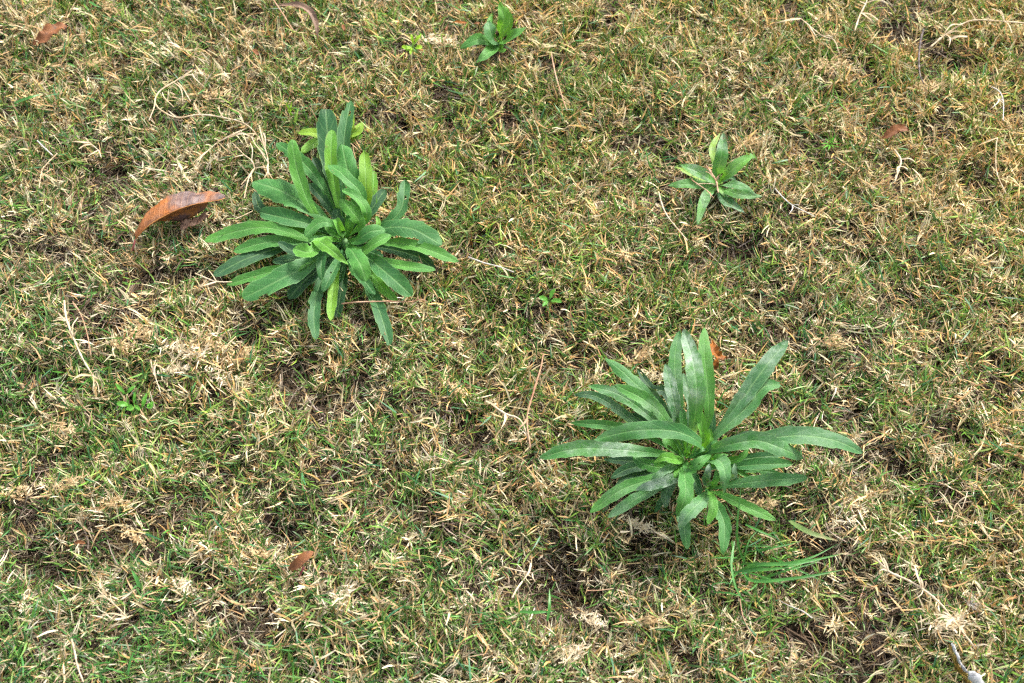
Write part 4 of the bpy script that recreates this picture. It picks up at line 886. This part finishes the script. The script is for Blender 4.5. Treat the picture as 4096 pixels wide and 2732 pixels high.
def build_protos():
    cg = bpy.data.collections.new('green_sprigs'); cs = bpy.data.collections.new('straw_sprigs'); ct = bpy.data.collections.new('thatch_bits')
    rs = random.Random(21)
    def sprig(coll, mat, kind, k):
        B = []
        ns_ = rs.choice((2, 3, 3, 4)); sl_ = rs.uniform(.010, .024)
        bend = Vector((rs.uniform(-.5, .5), rs.uniform(-.5, .5), 1)).normalized()
        top = bend*sl_; base = Vector((0, 0, -.008))
        stc = jitc(rs.choice(ST[4:] + ST[:2]), rs)
        if kind == 'g' and rs.random() < .5: stc = jitc((.16,.24,.07), rs)
        B.append(([base, (base+top)/2+Vector((rs.uniform(-.002, .002), rs.uniform(-.002, .002), 0)), top], .0015, stc, stc, True))
        ang = rs.uniform(0, 6.28)
        for j in range(ns_*2+1):
            f = .25+.75*(j/(ns_*2)); o = base.lerp(top, f)
            ang += math.pi+rs.uniform(-.7, .7)
            up_ = rs.uniform(.25, 1.3)*(.75+.6*f)
            d = Vector((math.cos(ang), math.sin(ang), up_)).normalized()
            L = rs.uniform(.010, .027)*(1.15-.35*f)
            d2 = (d+Vector((math.cos(ang)*.15, math.sin(ang)*.15, rs.uniform(-.22, .22)))).normalized()
            sw = Vector((-math.sin(ang), math.cos(ang), 0))*L*rs.uniform(-.07, .07)
            pts = [o, o+d*L*.5+sw, o+d*L*.5+d2*L*.5]
            dead = rs.random() < (.10 if kind == 'g' else .90)
            if dead: c0 = jitc(rs.choice(ST), rs); c1 = jitc(c0, rs)
            else:
                c0 = jitc(rs.choice(GR), rs); q = rs.random()
                c1 = jitc(rs.choice(ST), rs) if q < .22 else (jitc((.20,.37,.08), rs) if q < .5 else tuple(v*1.15 for v in c0))
            B.append((pts, rs.uniform(.0009, .0018), c0, c1, rs.random() < (.12 if kind == 'g' else .3)))
        proto(f'sprig_{kind}_{k}', B, mat, coll)
    for k in range(36): sprig(cg, M_GREEN, 'g', k)
    for k in range(32): sprig(cs, M_STRAW, 's', k)
    for k in range(4):      # frayed heads
        B = []
        for j in range(20):
            a = rs.uniform(0, 6.28); el = rs.uniform(.1, 1.5); L = rs.uniform(.006, .012)
            d = Vector((math.cos(a)*math.cos(el), math.sin(a)*math.cos(el), math.sin(el)))
            o = Vector((rs.uniform(-.002, .002), rs.uniform(-.002, .002), rs.uniform(.008, .015)))
            c0 = jitc(rs.choice(ST[:2]+ST[3:4]), rs); B.append(([o, o+d*L*.5, o+d*L+Vector((0, 0, -L*.2))], rs.uniform(.0008, .0013), c0, c0, False))
        B.append(([Vector((0,0,-.006)), Vector((0,0,.004)), Vector((0,0,.012))], .0018, ST[4], ST[4], True))
        proto(f'sprig_s_head_{k}', B, M_STRAW, cs)
    for k in range(24):
        B = []
        for j in range(13):
            a = rs.uniform(0, 6.28); L = rs.uniform(.014, .045); el = rs.uniform(-.15, .45)
            d = Vector((math.cos(a)*math.cos(el), math.sin(a)*math.cos(el), math.sin(el)))
            o = Vector((rs.uniform(-.013, .013), rs.uniform(-.013, .013), rs.uniform(-.001, .006)))
            sw = Vector((-math.sin(a), math.cos(a), .2))*L*rs.uniform(-.18, .18)
            c0 = jitc(rs.choice(TH), rs, .3); c1 = jitc(c0, rs)
            B.append(([o-d*L*.5, o+sw, o+d*L*.5], rs.uniform(.0007, .0016), c0, c1, True))
        proto(f'thatch_{k}', B, M_THATCH, ct)
    return cg, cs, ct
CG_, CS_, CT_ = build_protos()

# raster of what stands above the grass
RX, RY, RC = 0.75, 0.65, .003
nx, ny = int(2*RX/RC), int(2*RY/RC)
zmap = np.full((ny, nx), 9.0)
for x, y, z, r in COVER:
    i0 = int((x-r+RX)/RC); i1 = int((x+r+RX)/RC)+1; j0 = int((y-r+RY)/RC); j1 = int((y+r+RY)/RC)+1
    i0 = max(0, i0); j0 = max(0, j0); i1 = min(nx, i1); j1 = min(ny, j1)
    if i1 > i0 and j1 > j0: zmap[j0:j1, i0:i1] = np.minimum(zmap[j0:j1, i0:i1], z)
zm = zmap.copy()                                     # widen by two cells: blades lean
for dx in (-2, -1, 0, 1, 2):
    for dy in (-2, -1, 0, 1, 2): zm = np.minimum(zm, np.roll(np.roll(zmap, dx, 1), dy, 0))
def cover_at(X, Y):
    i = np.clip(((X+RX)/RC).astype(int), 0, nx-1); j = np.clip(((Y+RY)/RC).astype(int), 0, ny-1)
    z = zm[j, i]; z[(np.abs(X) > RX) | (np.abs(Y) > RY)] = 9
    return z

def scatter(name, coll, pts_n, kind, label, cat, seed):
    r = np.random.default_rng(seed)
    # dense part under the view, a ring round it at lower density
    def area(x0, x1, y0, y1, per): n = int((x1-x0)*(y1-y0)*per); return np.stack([r.uniform(x0, x1, n), r.uniform(y0, y1, n)], -1)
    P = area(-.85, .85, -.62, .80, pts_n)
    hwid = .46+.26*(P[:, 1]+.33); edge = (np.abs(P[:, 0]) > hwid+.06) | (P[:, 1] < -.42) | (P[:, 1] > .56)     # thinner outside the view
    P = P[~edge | (r.uniform(0, 1, len(P)) < .5)]
    O = area(-2.5, 2.5, -2.0, 2.6, pts_n*.25)
    keep = (np.abs(O[:, 0]) > .85) | (O[:, 1] < -.62) | (O[:, 1] > .80)
    inner = np.ones(len(P), bool); O = O[keep]; P = np.concatenate([P, O]); inner = np.concatenate([inner, np.zeros(len(O), bool)])
    X, Y = P[:, 0], P[:, 1]
    hol = np.minimum(blobs(B_H, X, Y), 1.3); mnd = blobs(B_M, X, Y)
    f1 = fbm(X, Y, .11, 40); f2 = fbm(X, Y, .045, 50); f3 = fbm(X, Y, .30, 60)
    Z = terrain(X, Y)
    patch = (f1-.5)*1.3+(f2-.5)*1.5+(f3-.5)*.3+.65*(blobs(B_G, X, Y)-blobs(B_T, X, Y))   # + green, - tan
    low = np.clip((.006-Z)/.02, 0, 1)
    f4 = fbm(X, Y, .034, 91, 2); dens = np.clip((f4-.25)/.18, .16, 1)            # tussocks with gaps between them
    if kind == 'g': prob = np.clip(.76+.40*patch-.27*hol-.10*low, .22, 1)*dens
    elif kind == 's': prob = np.clip(.63-.38*patch-.30*hol-.10*low+.15*mnd, .18, 1)*dens
    else: prob = np.clip(.65+.35*hol, 0, 1)
    k = r.uniform(0, 1, len(X)) < prob
    X, Y, Z, inner, hol = X[k], Y[k], Z[k], inner[k], hol[k]; n = len(X)
    zc = cover_at(X, Y)
    scl = r.uniform(.55, 1.05, n)*np.where(inner, 1, 1.35)*(1-.25*np.clip(hol, 0, 1))
    hgt = {'g': .028, 's': .026, 't': .012}[kind]
    lim = (zc-.003-Z)/hgt; cov = zc < 5
    scl = np.where(cov & ~((r.uniform(0, 1, n) < .07) & (zc < .034)), np.minimum(scl, np.maximum(lim, .0)), scl)
    kk = scl > .25; X, Y, Z, scl, inner = X[kk], Y[kk], Z[kk], scl[kk], inner[kk]; n = len(X)
    tilt = r.uniform(.05, .95, n)*(1 if kind != 't' else .35); az = r.uniform(0, 6.283, n); yaw = r.uniform(0, 6.283, n)
    # lean of neighbouring sprigs agrees a little
    az = az*.55 + fbm(X, Y, .08, 77)*12
    rot = np.stack([tilt*np.cos(az), tilt*np.sin(az), yaw], -1)
    if kind == 't': tv = r.uniform(.75, 1.3, n); T = np.stack([tv, tv*r.uniform(.93, 1.03, n), tv*r.uniform(.88, 1.08, n), np.ones(n)], -1)
    else:
        tv = r.uniform(.78, 1.22, n); warm = np.clip((X*.5+Y*.65+.14)*.75+(f3[k][kk]-.5)*.6, -.35, .45)   # warm sunlight towards upper right painted into the tint, plus random patches
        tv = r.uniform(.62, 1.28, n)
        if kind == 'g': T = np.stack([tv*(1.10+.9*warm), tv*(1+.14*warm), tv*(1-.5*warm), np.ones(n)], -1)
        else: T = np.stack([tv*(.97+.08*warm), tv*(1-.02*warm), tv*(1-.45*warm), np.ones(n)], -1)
    me = bpy.data.meshes.new(name); me.vertices.add(n)
    me.vertices.foreach_set('co', np.stack([X, Y, Z+(.002 if kind == 't' else 0)], -1).astype(np.float32).ravel())
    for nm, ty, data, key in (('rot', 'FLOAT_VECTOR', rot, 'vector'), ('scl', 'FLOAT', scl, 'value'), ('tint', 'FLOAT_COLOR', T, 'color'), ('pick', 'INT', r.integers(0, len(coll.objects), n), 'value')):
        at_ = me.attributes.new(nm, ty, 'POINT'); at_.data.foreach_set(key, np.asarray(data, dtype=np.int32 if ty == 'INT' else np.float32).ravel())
    ob = bpy.data.objects.new(name, me); C.objects.link(ob)
    ng = bpy.data.node_groups.new(name+'_nodes', 'GeometryNodeTree')
    ng.interface.new_socket('Geometry', in_out='INPUT', socket_type='NodeSocketGeometry'); ng.interface.new_socket('Geometry', in_out='OUTPUT', socket_type='NodeSocketGeometry')
    nn = ng.nodes; gi = nn.new('NodeGroupInput'); go = nn.new('NodeGroupOutput'); ip = nn.new('GeometryNodeInstanceOnPoints'); ci = nn.new('GeometryNodeCollectionInfo')
    ci.inputs['Collection'].default_value = coll; ci.inputs['Separate Children'].default_value = True; ci.inputs['Reset Children'].default_value = True
    def na(nm, ty): q = nn.new('GeometryNodeInputNamedAttribute'); q.data_type = ty; q.inputs['Name'].default_value = nm; return q.outputs[0]
    e2r = nn.new('FunctionNodeEulerToRotation'); lk = ng.links.new
    lk(na('rot', 'FLOAT_VECTOR'), e2r.inputs[0]); lk(e2r.outputs[0], ip.inputs['Rotation']); lk(na('scl', 'FLOAT'), ip.inputs['Scale']); lk(na('pick', 'INT'), ip.inputs['Instance Index'])
    ip.inputs['Pick Instance'].default_value = True; lk(ci.outputs[0], ip.inputs['Instance']); lk(gi.outputs[0], ip.inputs['Points']); lk(ip.outputs[0], go.inputs[0])
    md = ob.modifiers.new('scatter', 'NODES'); md.node_group = ng
    tag(ob, label, cat, kind='stuff'); print(name, n)
    return ob
scatter('thatch', CT_, 12000, 't', 'brown and grey dead thatch matted low between the living grass', 'thatch', 1)
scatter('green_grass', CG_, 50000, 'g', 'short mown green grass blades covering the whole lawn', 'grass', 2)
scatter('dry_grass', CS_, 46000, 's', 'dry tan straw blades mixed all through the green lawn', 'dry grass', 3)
